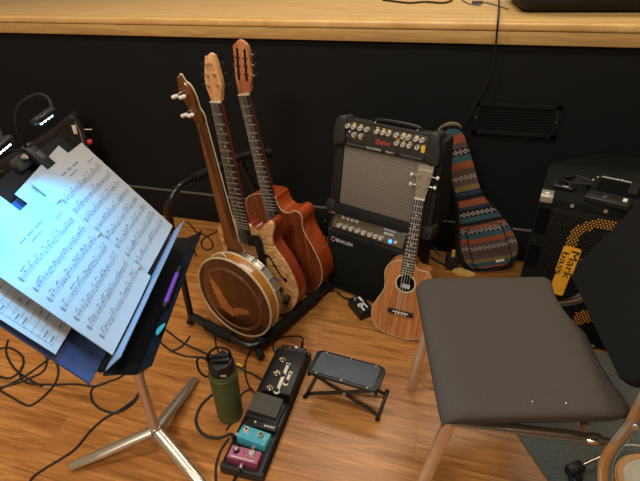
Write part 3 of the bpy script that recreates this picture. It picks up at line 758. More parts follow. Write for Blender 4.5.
# headstock angled back (towards the room)
ta = math.radians(13); hm = MX.Translation((nx, .80, -.086)) @ MX.Rotation(ta, 4, 'X')
hd = catmull([(-.013, 0), (.013, 0), (.020, .03), (.015, .05), (.020, .075), (.022, .10), (.017, .125), (.006, .135), (.0, .156), (-.008, .156), (-.014, .135), (-.022, .125), (-.026, .10), (-.022, .075), (-.017, .05), (-.021, .03)], 4)
b = MB(); b.prism(hd, .0, .016, hm, bevel=.003, which='top'); h = b.build('headstock', M['neckw'], g)
b = MB(); b.tube([hm @ V((p.x, p.y, -.001)) for p in [V((q.x, q.y, 0)) for q in hd]] if hasattr(hd[0], 'z') else [hm @ V((q.x, q.y, -.001)) for q in hd], .0026, 6, closed=True); b.build('headstock_binding', M['bind'], h)
for (x, y) in ((-.022, .106), (.008, .104), (-.020, .044), (.008, .044)):
    b = MB(); b.cyl(hm @ V((x, y, .016)), hm @ V((x, y, .034)), .0062, .0045, 12); t = b.build('tuner', M['chrome'], g)
    b = MB(); b.sph((0, 0, 0), .0095, (1.05, .7, .75), 14, hm @ MX.Translation((x-.006, y, .040))); b.sph((0, 0, 0), .0085, (1.0, .75, .8), 12, hm @ MX.Translation((x+.007, y+.003, .040))); b.build('tuner_button', M['pearl'], t)

# --- ukulele leaning on the amplifiers
uk_o = V((-.12, 1.378, .010)); uk_h = V((-.0855, 1.528, .643))
y_ = (uk_h-uk_o).normalized(); z_ = V((-.10, -.98, .18)); z_ = (z_-y_*z_.dot(y_)).normalized(); x_ = y_.cross(z_)
g = thing('ukulele', 'brown koa ukulele with pale headstock leaning against the two amplifiers', 'ukulele', mtx=frame(uk_o, x_, y_, z_))
out = catmull([(0, -.002), (.05, .000), (.09, .022), (.112, .075), (.106, .12), (.086, .165), (.078, .20), (.086, .245), (.083, .270), (.068, .283), (.050, .284), (.034, .286), (.024, .296), (.018, .306),
               (-.018, .306), (-.045, .302), (-.072, .282), (-.083, .25), (-.076, .205), (-.078, .175), (-.098, .13), (-.112, .085), (-.100, .036), (-.060, .004)], 6)
b = MB(); b.prism(out, -.072, -.002, bevel=.003, which='bottom'); b.build('body', M['koa'], g)
b = MB(); b.prism(scaled(out, .985, 0, .15), -.002, .0012); b.build('top', M['koa'], g)
binding(g, out, -.001, .0014)
b = MB(); b.cyl((-.001, .222, .001), (-.001, .222, .0022), .033, seg=40); h = b.build('soundhole', M['hole'], g)
b = MB(); b.tube([(x, y, .0018) for x, y in circle(-.001, .222, .0355, 40)], .0026, 6, closed=True, flat=(1, .5)); b.build('rosette', M['bind'], h)
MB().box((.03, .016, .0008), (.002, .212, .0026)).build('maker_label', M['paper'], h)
b = MB(); b.prism(rrect(-.05, .094, .046, .112, .003), .001, .008, bevel=.0015, which='top'); br_ = b.build('bridge', M['ebony'], g)
MB().box((.06, .003, .004), (-.002, .105, .009)).build('saddle', M['ivory'], br_)
b = MB()
for k in range(4): b.sph((-.018+k*.0115, .097, .008), .0032)
b.build('string_knots', M['ivory'], br_)
b = MB(); b.prism([(-.021, .30), (.021, .30), (.016, .54), (-.016, .54)], -.018, .001, bevel=.007, which='bottom'); b.build('neck', M['koa'], g)
fretboard(g, -.003, .046, .256, -.001, .034, .541, .001, .004, 18, .43)
MB().box((.036, .005, .007), (-.001, .543, .004)).build('nut', M['ivory'], g)
hd = [(-.018, .546), (.017, .546), (.024, .60), (.029, .645), (.029, .660), (.018, .656), (.0, .661), (-.012, .657), (-.022, .661), (-.024, .645), (-.023, .60)]
b = MB(); b.prism(hd, -.011, .002, bevel=.0015); h = b.build('headstock', M['koahead'], g)
text('headstock_lettering', 'Cordoba', .0125, MX.Translation((.003, .640, .0022)), M['white'], h, .0002, 'CENTER', .2)
for (x, y, sx) in ((-.014, .622, -1), (-.013, .588, -1), (.018, .622, 1), (.014, .588, 1)):
    b = MB(); b.cyl((x, y, .002), (x, y, .010), .0035, seg=10); t = b.build('tuner', M['chrome'], g)
    b = MB(); b.cyl((x+sx*.008, y, -.006), (x+sx*.024, y-.001, -.006), .0025, seg=8); b.build('tuner_shaft', M['chrome'], t)
    MB().sph((x+sx*.028, y-.001, -.006), .0065, (.9, 1.1, .7)).build('tuner_button', M['pearl'], t)
strings(g, [-.017+.0102*i for i in range(4)], .105, [-.0125+.0077*i for i in range(4)], .543, .0105, .0072)

# ------------------------------------------------------------------ gig bag
bg_o = V((.215, 1.90, 0)); bg_t = V((-.003, 1.965, .665)); y_ = (bg_t-bg_o).normalized(); z_ = V((.05, -.98, .15)); z_ = (z_-y_*z_.dot(y_)).normalized(); x_ = y_.cross(z_)
g = thing('gig_bag', 'ukulele gig bag woven in orange, teal and brown stripes leaning on the wall', 'bag', mtx=frame(bg_o, x_, y_, z_))
out = catmull([(-.018, .010), (.05, .012), (.10, .025), (.138, .062), (.148, .115), (.135, .18), (.108, .25), (.072, .315), (.048, .36), (.034, .43), (.028, .52), (.018, .62), (.006, .675), (-.03, .695), (-.062, .690), (-.078, .66), (-.079, .57), (-.079, .46), (-.074, .36), (-.082, .29), (-.100, .20), (-.108, .128), (-.098, .055), (-.07, .02)], 5)
b = MB(); b.prism(out, -.075, -.004, bevel=.012, seg=3, which='bottom'); b.build('shell', M['black'], g)
b = MB(); b.prism([((x+.004)*(.90 if x < 0 else 1.), y) for x, y in scaled(out, .955, 0, .33)], -.006, .006, bevel=.006, seg=3, which='top'); b.build('front_panel', M['stripes'], g)
b = MB(); b.tube([(p[0], p[1], .0) for p in out], .005, 8, closed=True); b.build('piping', M['black'], g)
b = MB(); b.tube([(p[0]*1.0, p[1], -.022) for p in scaled(out, 1.004, 0, .33)], .003, 6, closed=True); b.build('zip', M['mould'], g)
pk_ = catmull([(-.042, .04), (.03, .034), (.104, .044), (.108, .10), (.098, .19), (.084, .232), (.03, .243), (-.03, .243), (-.048, .22), (-.05, .12)], 5)
b = MB(); b.prism(pk_, .004, .022, bevel=.008, seg=3, which='top'); pk2 = b.build('pocket', M['stripes'], g)
b = MB(); b.tube([(p[0], p[1], .014) for p in pk_], .0038, 8, closed=True); b.build('pocket_zip', M['black'], pk2)
MB().box((.036, .012, .002), (.062, .062, .0235), MX.Identity(4)).build('brand_patch', M['ivory'], pk2)
b = MB(); b.tube(catmull([(-.07, .66, -.02), (-.072, .682, -.018), (-.035, .697, -.016), (-.002, .685, -.018), (.006, .66, -.02)], 5, False), .006, 8, flat=(1.6, .6)); b.build('carry_handle', M['strap'], g)

# ------------------------------------------------------------------ amplifiers
AR = math.atan2(-.314, .949)
T2, N2 = V((.949, -.314, 0)), V((-.314, -.949, 0))
# lower
g = thing('bass_amplifier', 'black box amplifier with blue light, standing on the floor under the larger amplifier', 'amplifier', (-.456, 1.6228, 0), AR)
W_, D_, H_ = .346, .27, .378
b = MB()
prof = [(0, .012), (0, .296), (.012, .300), (.045, .372), (.05, H_), (D_, H_), (D_, .012)]    # (depth, height)
b.prism(prof, 0, W_, frame((0, 0, 0), (0, 1, 0), (0, 0, 1), (1, 0, 0)), bevel=.004); b.build('cabinet', M['tolex'], g)
b = MB(); b.box((W_-.03, .004, .262), (W_/2, -.002, .152), bevel=.0015); b.build('grille', M['speakercarpet'], g)
ps = V((0, .010, .3065)); pe = V((0, .0425, .3725)); pu = (pe-ps).normalized(); pn = pu.cross(V((1, 0, 0)))*1.0
if pn.y > 0: pn = -pn
pm = frame(ps+V((.015, 0, 0))+pn*.004, (1, 0, 0), pu, pn)
PLn = (pe-ps).length
b = MB(); b.box((W_-.03, PLn-.004, .003), ((W_-.03)/2, PLn/2, -.001), pm, bevel=.001); pan = b.build('control_panel', M['panelb'], g)
def kn(parent, m, x, y, r=.007, h=.012, mat='silver', name='knob'):
    b = MB(); b.cyl(m @ V((x, y, 0)), m @ V((x, y, h)), r, r*.85, 16); k = b.build(name, M[mat], parent)
    b = MB(); b.box((r*.25, r*1.2, .0006), (0, r*.3, h+.0003), m @ MX.Translation((x, y, 0)) @ MX.Rotation(random.uniform(-1.5, 1.5), 4, 'Z')); b.build('pointer', M['black'], k)
    return k
for x in (.048, .070, .090, .110): kn(pan, pm, x, .053, .008)
for x in (.038, .066, .094, .122, .150, .178, .203, .226): kn(pan, pm, x, .018, .0098, .016)
b = MB(); b.cyl(pm @ V((.262, .016, 0)), pm @ V((.262, .016, .003)), .0075, seg=20); b.build('power_light', M['blueled'], pan)
b = MB()
for rw, (y, n_) in enumerate(((.056, 6), (.041, 5))):
    for k in range(n_): b.box((.0058, .0085, .0006), (.229+k*.0085+rw*.003, y, .0008), pm)
b.build('panel_markings', M['white'], pan)
MB().box((.012, .012, .006), (.284, .018, .003), pm, bevel=.002).build('switch', M['silver'], pan)
b = MB(); b.tube([(  .030+.0095*math.cos(t), -.0045, .262+.0095*math.sin(t)) for t in [2*PI*k/24 for k in range(24)]], .0016, 6, closed=True); b.build('logo_ring', M['ringpink'], g)
text('logo_lettering', 'BRALLEN', .0225, frame((.043, -.0042, .2545), (1, 0, 0), (0, 0, 1), (0, -1, 0)), M['white'], g, .0005, squash=.86)
for x in (.012, W_-.012):
    b = MB(); b.box((.03, .034, .016), (x, .03, H_-.004), bevel=.005); b.build('corner_guard', M['steel'], g)
for x in (.032, .062, W_-.046, W_-.016):
    b = MB(); b.sph((x, .06, H_+.001), .0045); b.build('screw_head', M['steel'], g)
for x in (.04, W_-.04):
    for y in (.04, D_-.04): MB().cyl((x, y, 0), (x, y, .013), .014, seg=12).build('foot', M['rubber'], g)
# upper
g = thing('guitar_amplifier', 'black combo amplifier with grey grille and silver knobs on top of the smaller amplifier', 'amplifier', (-.468, 1.639, .3785), AR)
W_, D_, H_ = .455, .19, .352
LN = .165
yz = lambda z: LN*z           # the front leans back
b = MB(); prof = [(.008, 0.008), (.008+yz(H_), H_-.006), (.14, H_-.006), (.19, .10), (.19, .008)]
b.prism(prof, .014, W_-.014, frame((0, 0, 0), (0, 1, 0), (0, 0, 1), (1, 0, 0)), bevel=.006); b.build('cabinet', M['tolex'], g)
up = V((0, LN, 1)).normalized(); fn = V((0, -1, LN)).normalized(); fm = frame((0, 0, 0), (1, 0, 0), up, fn)
b = MB(); b.prism(rrect(.062, .045, W_-.06, .274, .006), -.012, -.002, fm, bevel=.002, which='top'); b.build('grille', M['grille'], g)
b = MB()
for (x0, y0, x1, y1) in ((.02, .0, W_-.02, .043), (.03, .04, .06, .276), (W_-.058, .04, W_-.03, .276)):
    b.box((x1-x0, y1-y0, .014), ((x0+x1)/2, (y0+y1)/2, -.004), fm, bevel=.004)
b.build('front_frame', M['tolex'], g)
b = MB(); b.box((W_-.08, .088, .008), (W_/2, .318, .004), fm, bevel=.002); pan = b.build('control_panel', M['panel'], g)
b = MB(); b.box((W_-.06, .016, .006), (W_/2, .366, .004), fm, bevel=.003); b.build('top_lip', M['mould'], g)
b = MB(); b.box((.308, .014, .003), (W_/2, .284, .009), fm, bevel=.001); stp = b.build('name_strip', M['black'], pan)
for w_, x_ in ((.075, -.112), (.08, .108)): MB().box((w_, .0065, .002), (W_/2+x_, .284, .0108), fm).build('strip_bar', M['pad'], stp)
for sx in (0, 1):
    b = MB(); m2 = fm @ (MX.Translation((W_, 0, 0)) @ MX.Diagonal((-1, 1, 1, 1)) if sx else MX.Identity(4))
    b.prism(catmull([(.018, .275), (.066, .280), (.070, .32), (.066, .374), (.036, .377), (.027, .35)], 4), -.055, .018, m2, bevel=.008, seg=3); b.build('corner_moulding', M['mould'], g)
    b = MB(); b.prism(rrect(.004, .0, .044, .05, .012), -.06, .004, m2, bevel=.004, seg=2); b.build('corner_moulding', M['mould'], g)
KP = fm @ MX.Translation((-.013, .002, .008))
for i, x in enumerate((.090, .114, .142, .169, .209, .233, .255, .284, .310, .330, .358, .380)): kn(pan, KP, x, .3455, .0092, .013)
for x in (.119, .147, .290, .314, .337, .367): kn(pan, KP, x, .319, .0092, .013)
for x, y in ((.114, .358), (.142, .357), (.209, .358), (.233, .357), (.255, .356), (.310, .355), (.330, .354), (.358, .354), (.119, .3065), (.147, .306), (.290, .332), (.314, .332), (.337, .331)):
    MB().box((.013, .004, .0006), (x, y, .0003), KP).build('knob_legend', M['yl'], pan)
MB().cyl(KP @ V((.099, .327, 0)), KP @ V((.099, .327, .006)), .004, seg=12).build('switch', M['silver'], pan)
MB().cyl(KP @ V((.088, .310, 0)), KP @ V((.088, .310, .002)), .006, seg=12).build('input_jack', M['pad'], pan)
b = MB(); b.tube([KP @ V((.186+.011*math.sin(t)*.6, .335+.016*math.cos(t), .001)) for t in [PI*k/10 for k in range(11)]], .001, 6); b.build('panel_arc', M['pad'], pan)
MB().box((.014, .026, .0012), (.386, .316, .0006), KP, bevel=.0004).build('warning_label', M['yl'], pan)
text('logo_lettering', 'Quilter', .0205, KP @ MX.Translation((.234, .3035, .0003)), M['orange'], pan, .0005, 'CENTER', .25)
text('name_lettering', 'MICROPRO', .0115, fm @ MX.Translation((.158, .2803, .0112)), M['white'], stp, .0003, squash=1.05)
text('name_lettering', 'Mach 2', .0115, fm @ MX.Translation((.236, .2803, .0112)), M['white'], stp, .0003, shear=.3)
b = MB(); hp = [(.158, .096, H_-.006), (.163, .094, H_+.006), (.18, .092, H_+.013), (.25, .09, H_+.016), (.32, .092, H_+.013), (.336, .094, H_+.006), (.341, .096, H_-.006)]
b.tube(catmull(hp, 5, False), .009, 10, flat=(1.4, .7), up=(0, 1, 0)); b.build('handle', M['black'], g)
for x in (.168, .331): MB().box((.008, .026, .014), (x, .09, H_+.006), bevel=.004).build('handle_bracket', M['chrome'], g)
for x in (.05, W_-.16):
    for y in (.06, D_-.03): MB().cyl((x, y, .0), (x, y, .012), .014, seg=12).build('foot', M['rubber'], g)

# small foot switch in front of the lower amplifier
a = at(346, 305, .0); fm_ = MX.Translation((-.288, 1.497, 0)) @ MX.Rotation(math.radians(-48), 4, 'Z')
g = thing('foot_switch', 'small black foot switch box with white print beside the ukulele', 'foot switch', mtx=fm_)
MB().box((.105, .062, .04), (0, 0, .021), bevel=.004).build('housing', M['black'], g)
b = MB(); b.box((.035, .010, .0006), (-.022, .014, .0414)); b.box((.05, .006, .0006), (.012, .012, .0414)); b.cyl((.01, -.006, .041), (.01, -.006, .0417), .012, seg=16); b.box((.04, .008, .0006), (.025, -.008, .0414)); b.build('white_markings', M['white'], g)
MB().cyl((-.03, -.008, .041), (-.03, -.008, .05), .007, seg=14).build('stomp_button', M['steel'], g)

# ------------------------------------------------------------------ speaker cabinet on end
TS, NS = V((.98, -.198, 0)), V((-.198, -.98, 0))
SO = V((.291, 1.556, .0))
g = thing('speaker_cabinet', 'large black carpeted speaker cabinet with yellow ring dots behind the chair', 'speaker', SO, math.atan2(-.198, .98))
inv = MX.Translation(SO) @ MX.Rotation(math.atan2(-.198, .98), 4, 'Z'); inv = inv.inverted()
HT = .568
def L2(x, y): p = inv @ V((x, y, 0)); return (p.x, p.y)
fp_ = [(0, 0), L2(.35, 1.85), L2(.545, 2.0), L2(.80, 1.97), (.66, .30), (.66, 0)]
b = MB(); b.prism(fp_, 0.0065, HT, bevel=.014, seg=3); b.build('cabinet', M['speakercarpet'], g)
gm = frame((0, 0, 0), (1, 0, 0), (0, 0, 1), (0, -1, 0))
b = MB(); b.prism(rrect(.048, .03, .61, .538, .012), .0, .006, gm, bevel=.002, which='top'); gr = b.build('grille', M['grilleblack'], g)
# perforation rows
b = MB()
for j in range(39):
    for i in range(44):
        x = .056+i*.0125+(j % 2)*.00625; z = .038+j*.0125
        if x > .603: continue
        b.bm.faces.new([b.bm.verts.new((x+.0036*math.cos(t), -.0063, z+.0036*math.sin(t))) for t in [PI/3*k for k in range(6)]])
b.build('perforations', M['hole'], gr)
# yellow ring of dots: an S-shaped band round two circles
def dots_band(test, lim=4000):
    b = MB()
    for j in range(60):
        for i in range(66):
            x = .06+i*.0098+(j % 2)*.0049; z = .04+j*.0088
            if test(x, z): b.cyl((x, -.006, z), (x, -.0075, z), .0030, seg=6)
    return b
cxu, czu = .215, .425
b = dots_band(lambda x, z: .072 < math.hypot(x-cxu, z-czu) < .105 and not (x > cxu+.02 and z < .46) and z > .365)
b.build('yellow_ring', M['yellowdot'], gr)
b = dots_band(lambda x, z: .205 < x < .285 and abs((z-.115)-(x-.205)*.75) < .034 and z < .205)
b.build('yellow_ring', M['yellowdot'], gr)
# badge, lettering reads downwards
am = V((.134, .39, 0)); e2 = V((.127, .20, 0)); dn = (V((.0, -1, 0)))
bm_ = frame((.161, -.0062, .400), (-.05, 0, -.9987), (.9987, 0, -.05), (0, -1, 0))      # x runs down, y to the right
b = MB(); b.prism(rrect(-.004, -.052, .105, .003, .008), 0, .003, bm_); b.prism(rrect(.09, -.048, .196, -.002, .008), 0, .003, bm_); bdg = b.build('badge', M['yellow'], gr)
text('badge_lettering', 'Mark', .036, bm_ @ MX.Translation((.004, -.024, .0032)), M['hole'], bdg, .0004, squash=1.55)
text('badge_lettering', 'bass', .030, bm_ @ MX.Translation((.016, -.049, .0032)), M['hole'], bdg, .0004, squash=1.95)
for x, z in ((.10, .552), (.195, .554), (.30, .552), (.292, .018)):
    MB().cyl((x, -.0, z), (x, -.004, z), .006, seg=12).build('grille_screw', M['steel'], g)
# side recesses, metal corner, handle slot in the top
for z0, z1 in ((.43, .525), (.29, .38), (.145, .235)):
    b = MB(); b.prism(rrect(.006, z0, .043, z1, .006), .0, .0015, gm); b.build('front_port', M['hole'], g)
b = MB(); b.box((.038, .05, .004), (.021, .024, HT+.001), bevel=.0015); b.box((.038, .004, .022), (.021, -.001, HT-.010), bevel=.0015); b.sph((.022, .03, HT), .016, (1, 1, .35)); b.build('corner_protector', M['steel'], g)
a = inv @ at(602, 177.5, HT); c = inv @ at(640, 185.5, HT); dd = (c-a).normalized(); pp = V((dd.y, -dd.x, 0))
hm_ = frame((a.x, a.y, HT), dd, -pp, (0, 0, 1))
b = MB(); b.prism(rrect(.0, -.115, .21, -.003, .012), .0, .002, hm_); hs = b.build('handle_recess', M['hole'], g)
b = MB(); b.box((.215, .008, .006), (.105, .0, .003), hm_, bevel=.0015); b.build('recess_edge', M['steel'], hs)
b = MB(); b.box((.03, .10, .012), (.105, -.055, .006), hm_, bevel=.004); b.build('carry_strap', M['rubber'], hs)
for x, y in ((-.012, -.008), (-.02, -.04), (.06, .012), (.13, .014), (.225, -.09)):
    b = MB(); b.sph((0, 0, 0), .0045, (1, 1, .5), 10, hm_ @ MX.Translation((x, y, .002))); b.build('screw', M['steel'], hs)

# little things on top of the cabinet
p = at(608, 200, HT+.01)
g = thing('tuner_pedal', 'flat black pedal with a white mark lying on the speaker cabinet', 'pedal', (p.x, p.y, HT+.0005), math.radians(-22))
MB().box((.125, .062, .018), (0, 0, .009), bevel=.003).build('housing', M['black'], g)
MB().box((.09, .012, .002), (-.005, .016, .019)).build('display', M['black'], g)
b = MB(); b.box((.012, .022, .004), (.045, .004, .02), bevel=.001); b.build('label', M['ivory'], g)
MB().cyl((-.01, -.010, .018), (-.01, -.010, .023), .008, seg=14).build('foot_button', M['pad'], g)
p = at(576, 186, HT+.006)
pts = []
for k in range(40):
    t = k*.55; pts.append(V((p.x+.042*math.cos(t)*(1+.2*math.sin(k)), p.y+.026*math.sin(t)*(1+.25*math.cos(k*1.7)), HT+.006+k*.0006)))
cable('coiled_cable', pts, M['cable'], 'coiled black thin cable on top of the speaker cabinet', r=.003, n=4)
p = at(563, 188, HT+.006)
g = thing('guitar_capo', 'small black clamp with shiny lever on the speaker cabinet beside the coiled cable', 'clamp', (p.x, p.y, HT+.0005), math.radians(-20))
MB().box((.062, .016, .012), (0, 0, .007), bevel=.004).build('bar', M['black'], g)
MB().tube([(-.025, .004, .01), (-.03, .02, .016), (-.01, .03, .012)], .005, 8).build('lever', M['black'], g)
MB().box((.022, .006, .003), (.008, -.002, .0135), bevel=.001).build('shiny_pad', M['steel'], g)

# ------------------------------------------------------------------ pedalboard
PB = V((-.468, .945, 0)); prz = math.radians(.5)
g = thing('pedalboard', 'long narrow black pedalboard carrying pedals in front of the guitar rack', 'pedalboard', PB, prz)
b = MB(); b.box((.126, .485, .016), (0, 0, .020), bevel=.004); b.build('deck', M['black'], g)
for y_ in (-.238, .238): MB().box((.132, .016, .036), (0, y_, .018), bevel=.005).build('end_rail', M['mould'], g)
for sx in (-1, 1):
    b = MB(); b.box((.008, .48, .03), (sx*.0615, 0, .017), bevel=.003); b.build('side_rail', M['rubber'], g)
DK = .0285
def pedal(name, label, loc, size, mat, face=None, rz=0):
    g = thing(name, label, 'pedal', loc, rz)
    MB().box(size, (0, 0, size[2]/2), bevel=.003).build('housing', M[mat], g)
    if face: MB().box((size[0]*.94, size[1]*.9, .0008), (0, 0, size[2]+.0003)).build('face_plate', M[face], g)
    return g
g = pedal('effects_pedal', 'maroon mini effects pedal at the near end of the pedalboard', (-.466, .735, DK), (.094, .042, .034), 'maroon', 'pink')
for x in (-.026, .022):
    b = MB(); b.cyl((x, .004, .034), (x, .004, .046), .0095, .008, 18); k = b.build('knob', M['black' if x < 0 else 'silver'], g); MB().cyl((x, .004, .046), (x, .004, .0466), .006, seg=14).build('knob_cap', M['steel'], k)
MB().cyl((.0, -.021, .018), (.0, -.034, .018), .006, seg=14).build('output_jack', M['steel'], g)
MB().cyl((.0, .003, .034), (.0, .003, .037), .002, seg=8).build('status_light', M['red'], g)
MB().box((.07, .003, .0006), (0, -.014, .0352)).build('face_stripe', M['white'], g)
g = pedal('effects_pedal', 'turquoise mini effects pedal next to the maroon pedal', (-.464, .800, DK), (.094, .044, .036), 'bluep', None, math.radians(-6))
for x in (-.026, .022):
    b = MB(); b.cyl((x, .004, .036), (x, .004, .047), .009, .0075, 18); k = b.build('knob', M['ivory' if x < 0 else 'steel'], g); MB().cyl((x, .004, .047), (x, .004, .0476), .0045, seg=14).build('knob_cap', M['mould'], k)
for x in (-.04, -.032): MB().cyl((x, .014, .036), (x, .014, .0375), .0028, seg=8).build('face_screw', M['black'], g)
MB().cyl((.012, -.022, .016), (.012, -.032, .016), .006, seg=14).build('output_jack', M['steel'], g)
MB().cyl((-.047, -.005, .018), (-.06, -.005, .018), .005, seg=12).build('input_jack', M['steel'], g)
g = pedal('junction_box', 'small black jack box between the turquoise pedal and the volume pedal', (-.462, .852, DK), (.10, .026, .018), 'black')
MB().cyl((-.02, 0, .018), (-.02, 0, .024), .004, seg=10).build('jack', M['steel'], g)
b = MB()
for k in range(5): b.box((.004, .006, .0006), (.012+k*.007, -.002, .0184))
b.build('white_markings', M['white'], g)
# volume pedal
g = thing('volume_pedal', 'small grey volume pedal with sloping treadle on the pedalboard', 'pedal', (-.470, .908, DK), math.radians(-3))
MB().box((.108, .078, .014), (0, 0, .007), bevel=.003).build('base', M['mould'], g)
b = MB(); b.box((.098, .066, .012), (0, 0, 0), MX.Translation((0, .004, .034)) @ MX.Rotation(math.radians(13), 4, 'X') @ MX.Rotation(math.radians(4), 4, 'Y'), bevel=.005); b.build('treadle', M['treadle'], g)
MB().cyl((-.03, 0, .022), (.03, 0, .022), .009, seg=12).build('hinge', M['steel'], g)
# multi pedal
g = thing('multi_effects_pedal', 'large black pedal with pale bar graphics and silver switches, far half of the pedalboard', 'pedal', (-.457, 1.055, DK), math.radians(2))
MPc = V((-.457, 1.055)); 
MB().box((.098, .19, .042), (0, 0, .021), bevel=.004).build('housing', M['black'], g)
gmx = (MX.Translation((-.457, 1.055, DK)) @ MX.Rotation(math.radians(2), 4, 'Z')).inverted()
def zz4(x, y): p = gmx @ at(255+x/8.017, 345+y/8.017, DK+.042); return V((p.x, p.y, .042))
b = MB()
for a, c, w in ((zz4(268, 150), zz4(175, 375), .011), (zz4(285, 225), zz4(245, 310), .010)):
    b.bar(a+V((0, 0, .0004)), c+V((0, 0, .0004)), w, .0008)
    b.cyl(c+V((0, 0, -.0002)), c+V((0, 0, .0008)), w*.9, seg=16); b.cyl(a+V((0, 0, -.0002)), a+V((0, 0, .0008)), w*.7, seg=16)
b.build('bar_graphics', M['ivory'], g)
for x, y in ((225, 125), (178, 235), (122, 350)):
    p = zz4(x, y); b = MB(); b.cyl(p, p+V((0, 0, .004)), .0115, seg=6); b.cyl(p, p+V((0, 0, .012)), .0075, seg=16); b.build('foot_button', M['chrome'], g)
    q = zz4(x-20, y-12); MB().cyl(q, q+V((0, 0, .002)), .0028, seg=10).build('status_light', M['ylled'], g)
for x, y in ((275, 135), (225, 245), (172, 365), (250, 300)):
    p = zz4(x, y); b = MB(); b.cyl(p, p+V((0, 0, .009)), .0068, .0058, 16); b.build('knob', M['mould'], g)
g = pedal('patch_box', 'small black patch bay box with jacks at the far end of the pedalboard', (-.463, 1.166, DK), (.094, .026, .034), 'black', None, math.radians(2))
for x in (.012, .032): MB().cyl((x, -.002, .034), (x, -.002, .046), .0065, seg=14).build('jack', M['steel'], g)
MB().cyl((-.014, 0, .034), (-.014, 0, .037), .003, seg=8).build('status_light', M['pink'], g)

# ------------------------------------------------------------------ foot stool
FSo = V((-.245, 1.062, 0))
g = thing('foot_stool', 'folding guitar foot stool with grey ribbed top on the floor by the pedalboard', 'foot stool', FSo, math.radians(-6))
HS = .125
b = MB(); b.prism(rrect(-.118, -.054, .118, .054, .018), HS-.010, HS, bevel=.003); b.build('top_plate', M['black'], g)
b = MB(); b.prism(rrect(-.102, -.045, .102, .045, .006), HS, HS+.0025, bevel=.001, which='top'); pd_ = b.build('rubber_pad', M['pad'], g)
b = MB()
for k in range(9): b.box((.20, .003, .0012), (0, -.038+k*.0095, HS+.003))
b.build('ribs', M['pad'], pd_)
for sx in (-1, 1):
    b = MB(); b.box((.012, .100, .020), (sx*.112, 0, HS-.016), bevel=.005); b.build('end_rim', M['black'], g)
for x, y in ((-.085, -.047), (0.0, -.047), (.085, -.047), (-.085, .047), (0, .047), (.085, .047)):
    b = MB(); b.sph((x, y, HS+.0005), .0035, (1, 1, .5), 8); b.build('rivet', M['steel'], g)
for sx in (-1, 1):
    for y in (-.043, .043):
        b = MB(); b.bar((sx*-.095, y, HS-.016), (sx*.125, y*1.02, .006), .013, .0035, up=(0, 1, 0)); b.build('leg', M['blackm'], g)
    b = MB(); b.cyl((sx*.125, -.058, .007), (sx*.125, .058, .007), .0055, seg=10); b.build('foot_bar', M['blackm'], g)
    for y in (-.058, .058): MB().cyl((sx*.125, y-.004, .0075), (sx*.125, y+.004, .0075), .0075, seg=10).build('rubber_foot', M['rubber'], g)
for y in (-.047, .047): MB().cyl((.01, y-.003, .065), (.01, y+.003, .065), .005, seg=10).build('pivot_bolt', M['steel'], g)

# ------------------------------------------------------------------ bottle
BO = V((-.590, .893, 0))
g = thing('water_bottle', 'olive green water bottle with black flip lid standing beside the pedalboard', 'bottle', BO)
b = MB(); b.lathe([(0, 0), (.036, 0), (.040, .003), (.041, .01), (.042, .1), (.044, .185), (.044, .195), (.041, .205), (.034, .212), (0, .212)], seg=36); b.build('body', M['greenb'], g)
b = MB(); b.lathe([(.043, .186), (.0455, .188), (.0455, .194), (.043, .196)], seg=36); b.build('collar_band', M['greenb'], g)
b = MB(); b.lathe([(.0385, .208), (.0395, .212), (.0395, .235), (.037, .243), (.030, .248), (0, .248)], seg=36); lid = b.build('lid', M['black'], g)
b = MB(); b.box((.058, .022, .014), (0, -.004, .253), MX.Rotation(math.radians(20), 4, 'Z'), bevel=.004); b.cyl((.0, .018, .246), (.0, .018, .262), .011, .009, 16); b.build('spout_flap', M['black'], lid)
b = MB(); b.bar((-.016, .0, .264), (.022, .012, .264), .009, .005); b.build('silver_bar', M['pad'], lid)
b = MB(); b.box((.020, .0012, .006), (.012, -.0385, .222), MX.Rotation(math.radians(14), 4, 'Z')); b.build('white_mark', M['white'], lid)
b = MB(); b.tube(catmull([(-.030, -.01, .246), (-.032, -.012, .272), (-.012, .012, .284), (.018, .022, .272), (.024, .02, .248)], 6, False), .006, 8, flat=(1.3, .6)); b.build('carry_handle', M['black'], lid)
b = MB(); b.tube(catmull([(-.038, -.005, .232), (-.062, .004, .238), (-.086, .006, .218), (-.082, .0, .180), (-.062, -.006, .168), (-.044, -.008, .172)], 6, False), .0036, 8); b.build('strap_loop', M['rubber'], g)

# yellow bits
p = at(240.5, 366.5, 0)
b = MB(); b.cyl((p.x-.011, p.y+.003, .0065), (p.x+.011, p.y-.003, .0065), .0065, .0045, 12); tag(b.build('ear_plug', M['yl']), 'small yellow ear plug on the floor between bottle and rack foot', 'ear plug')

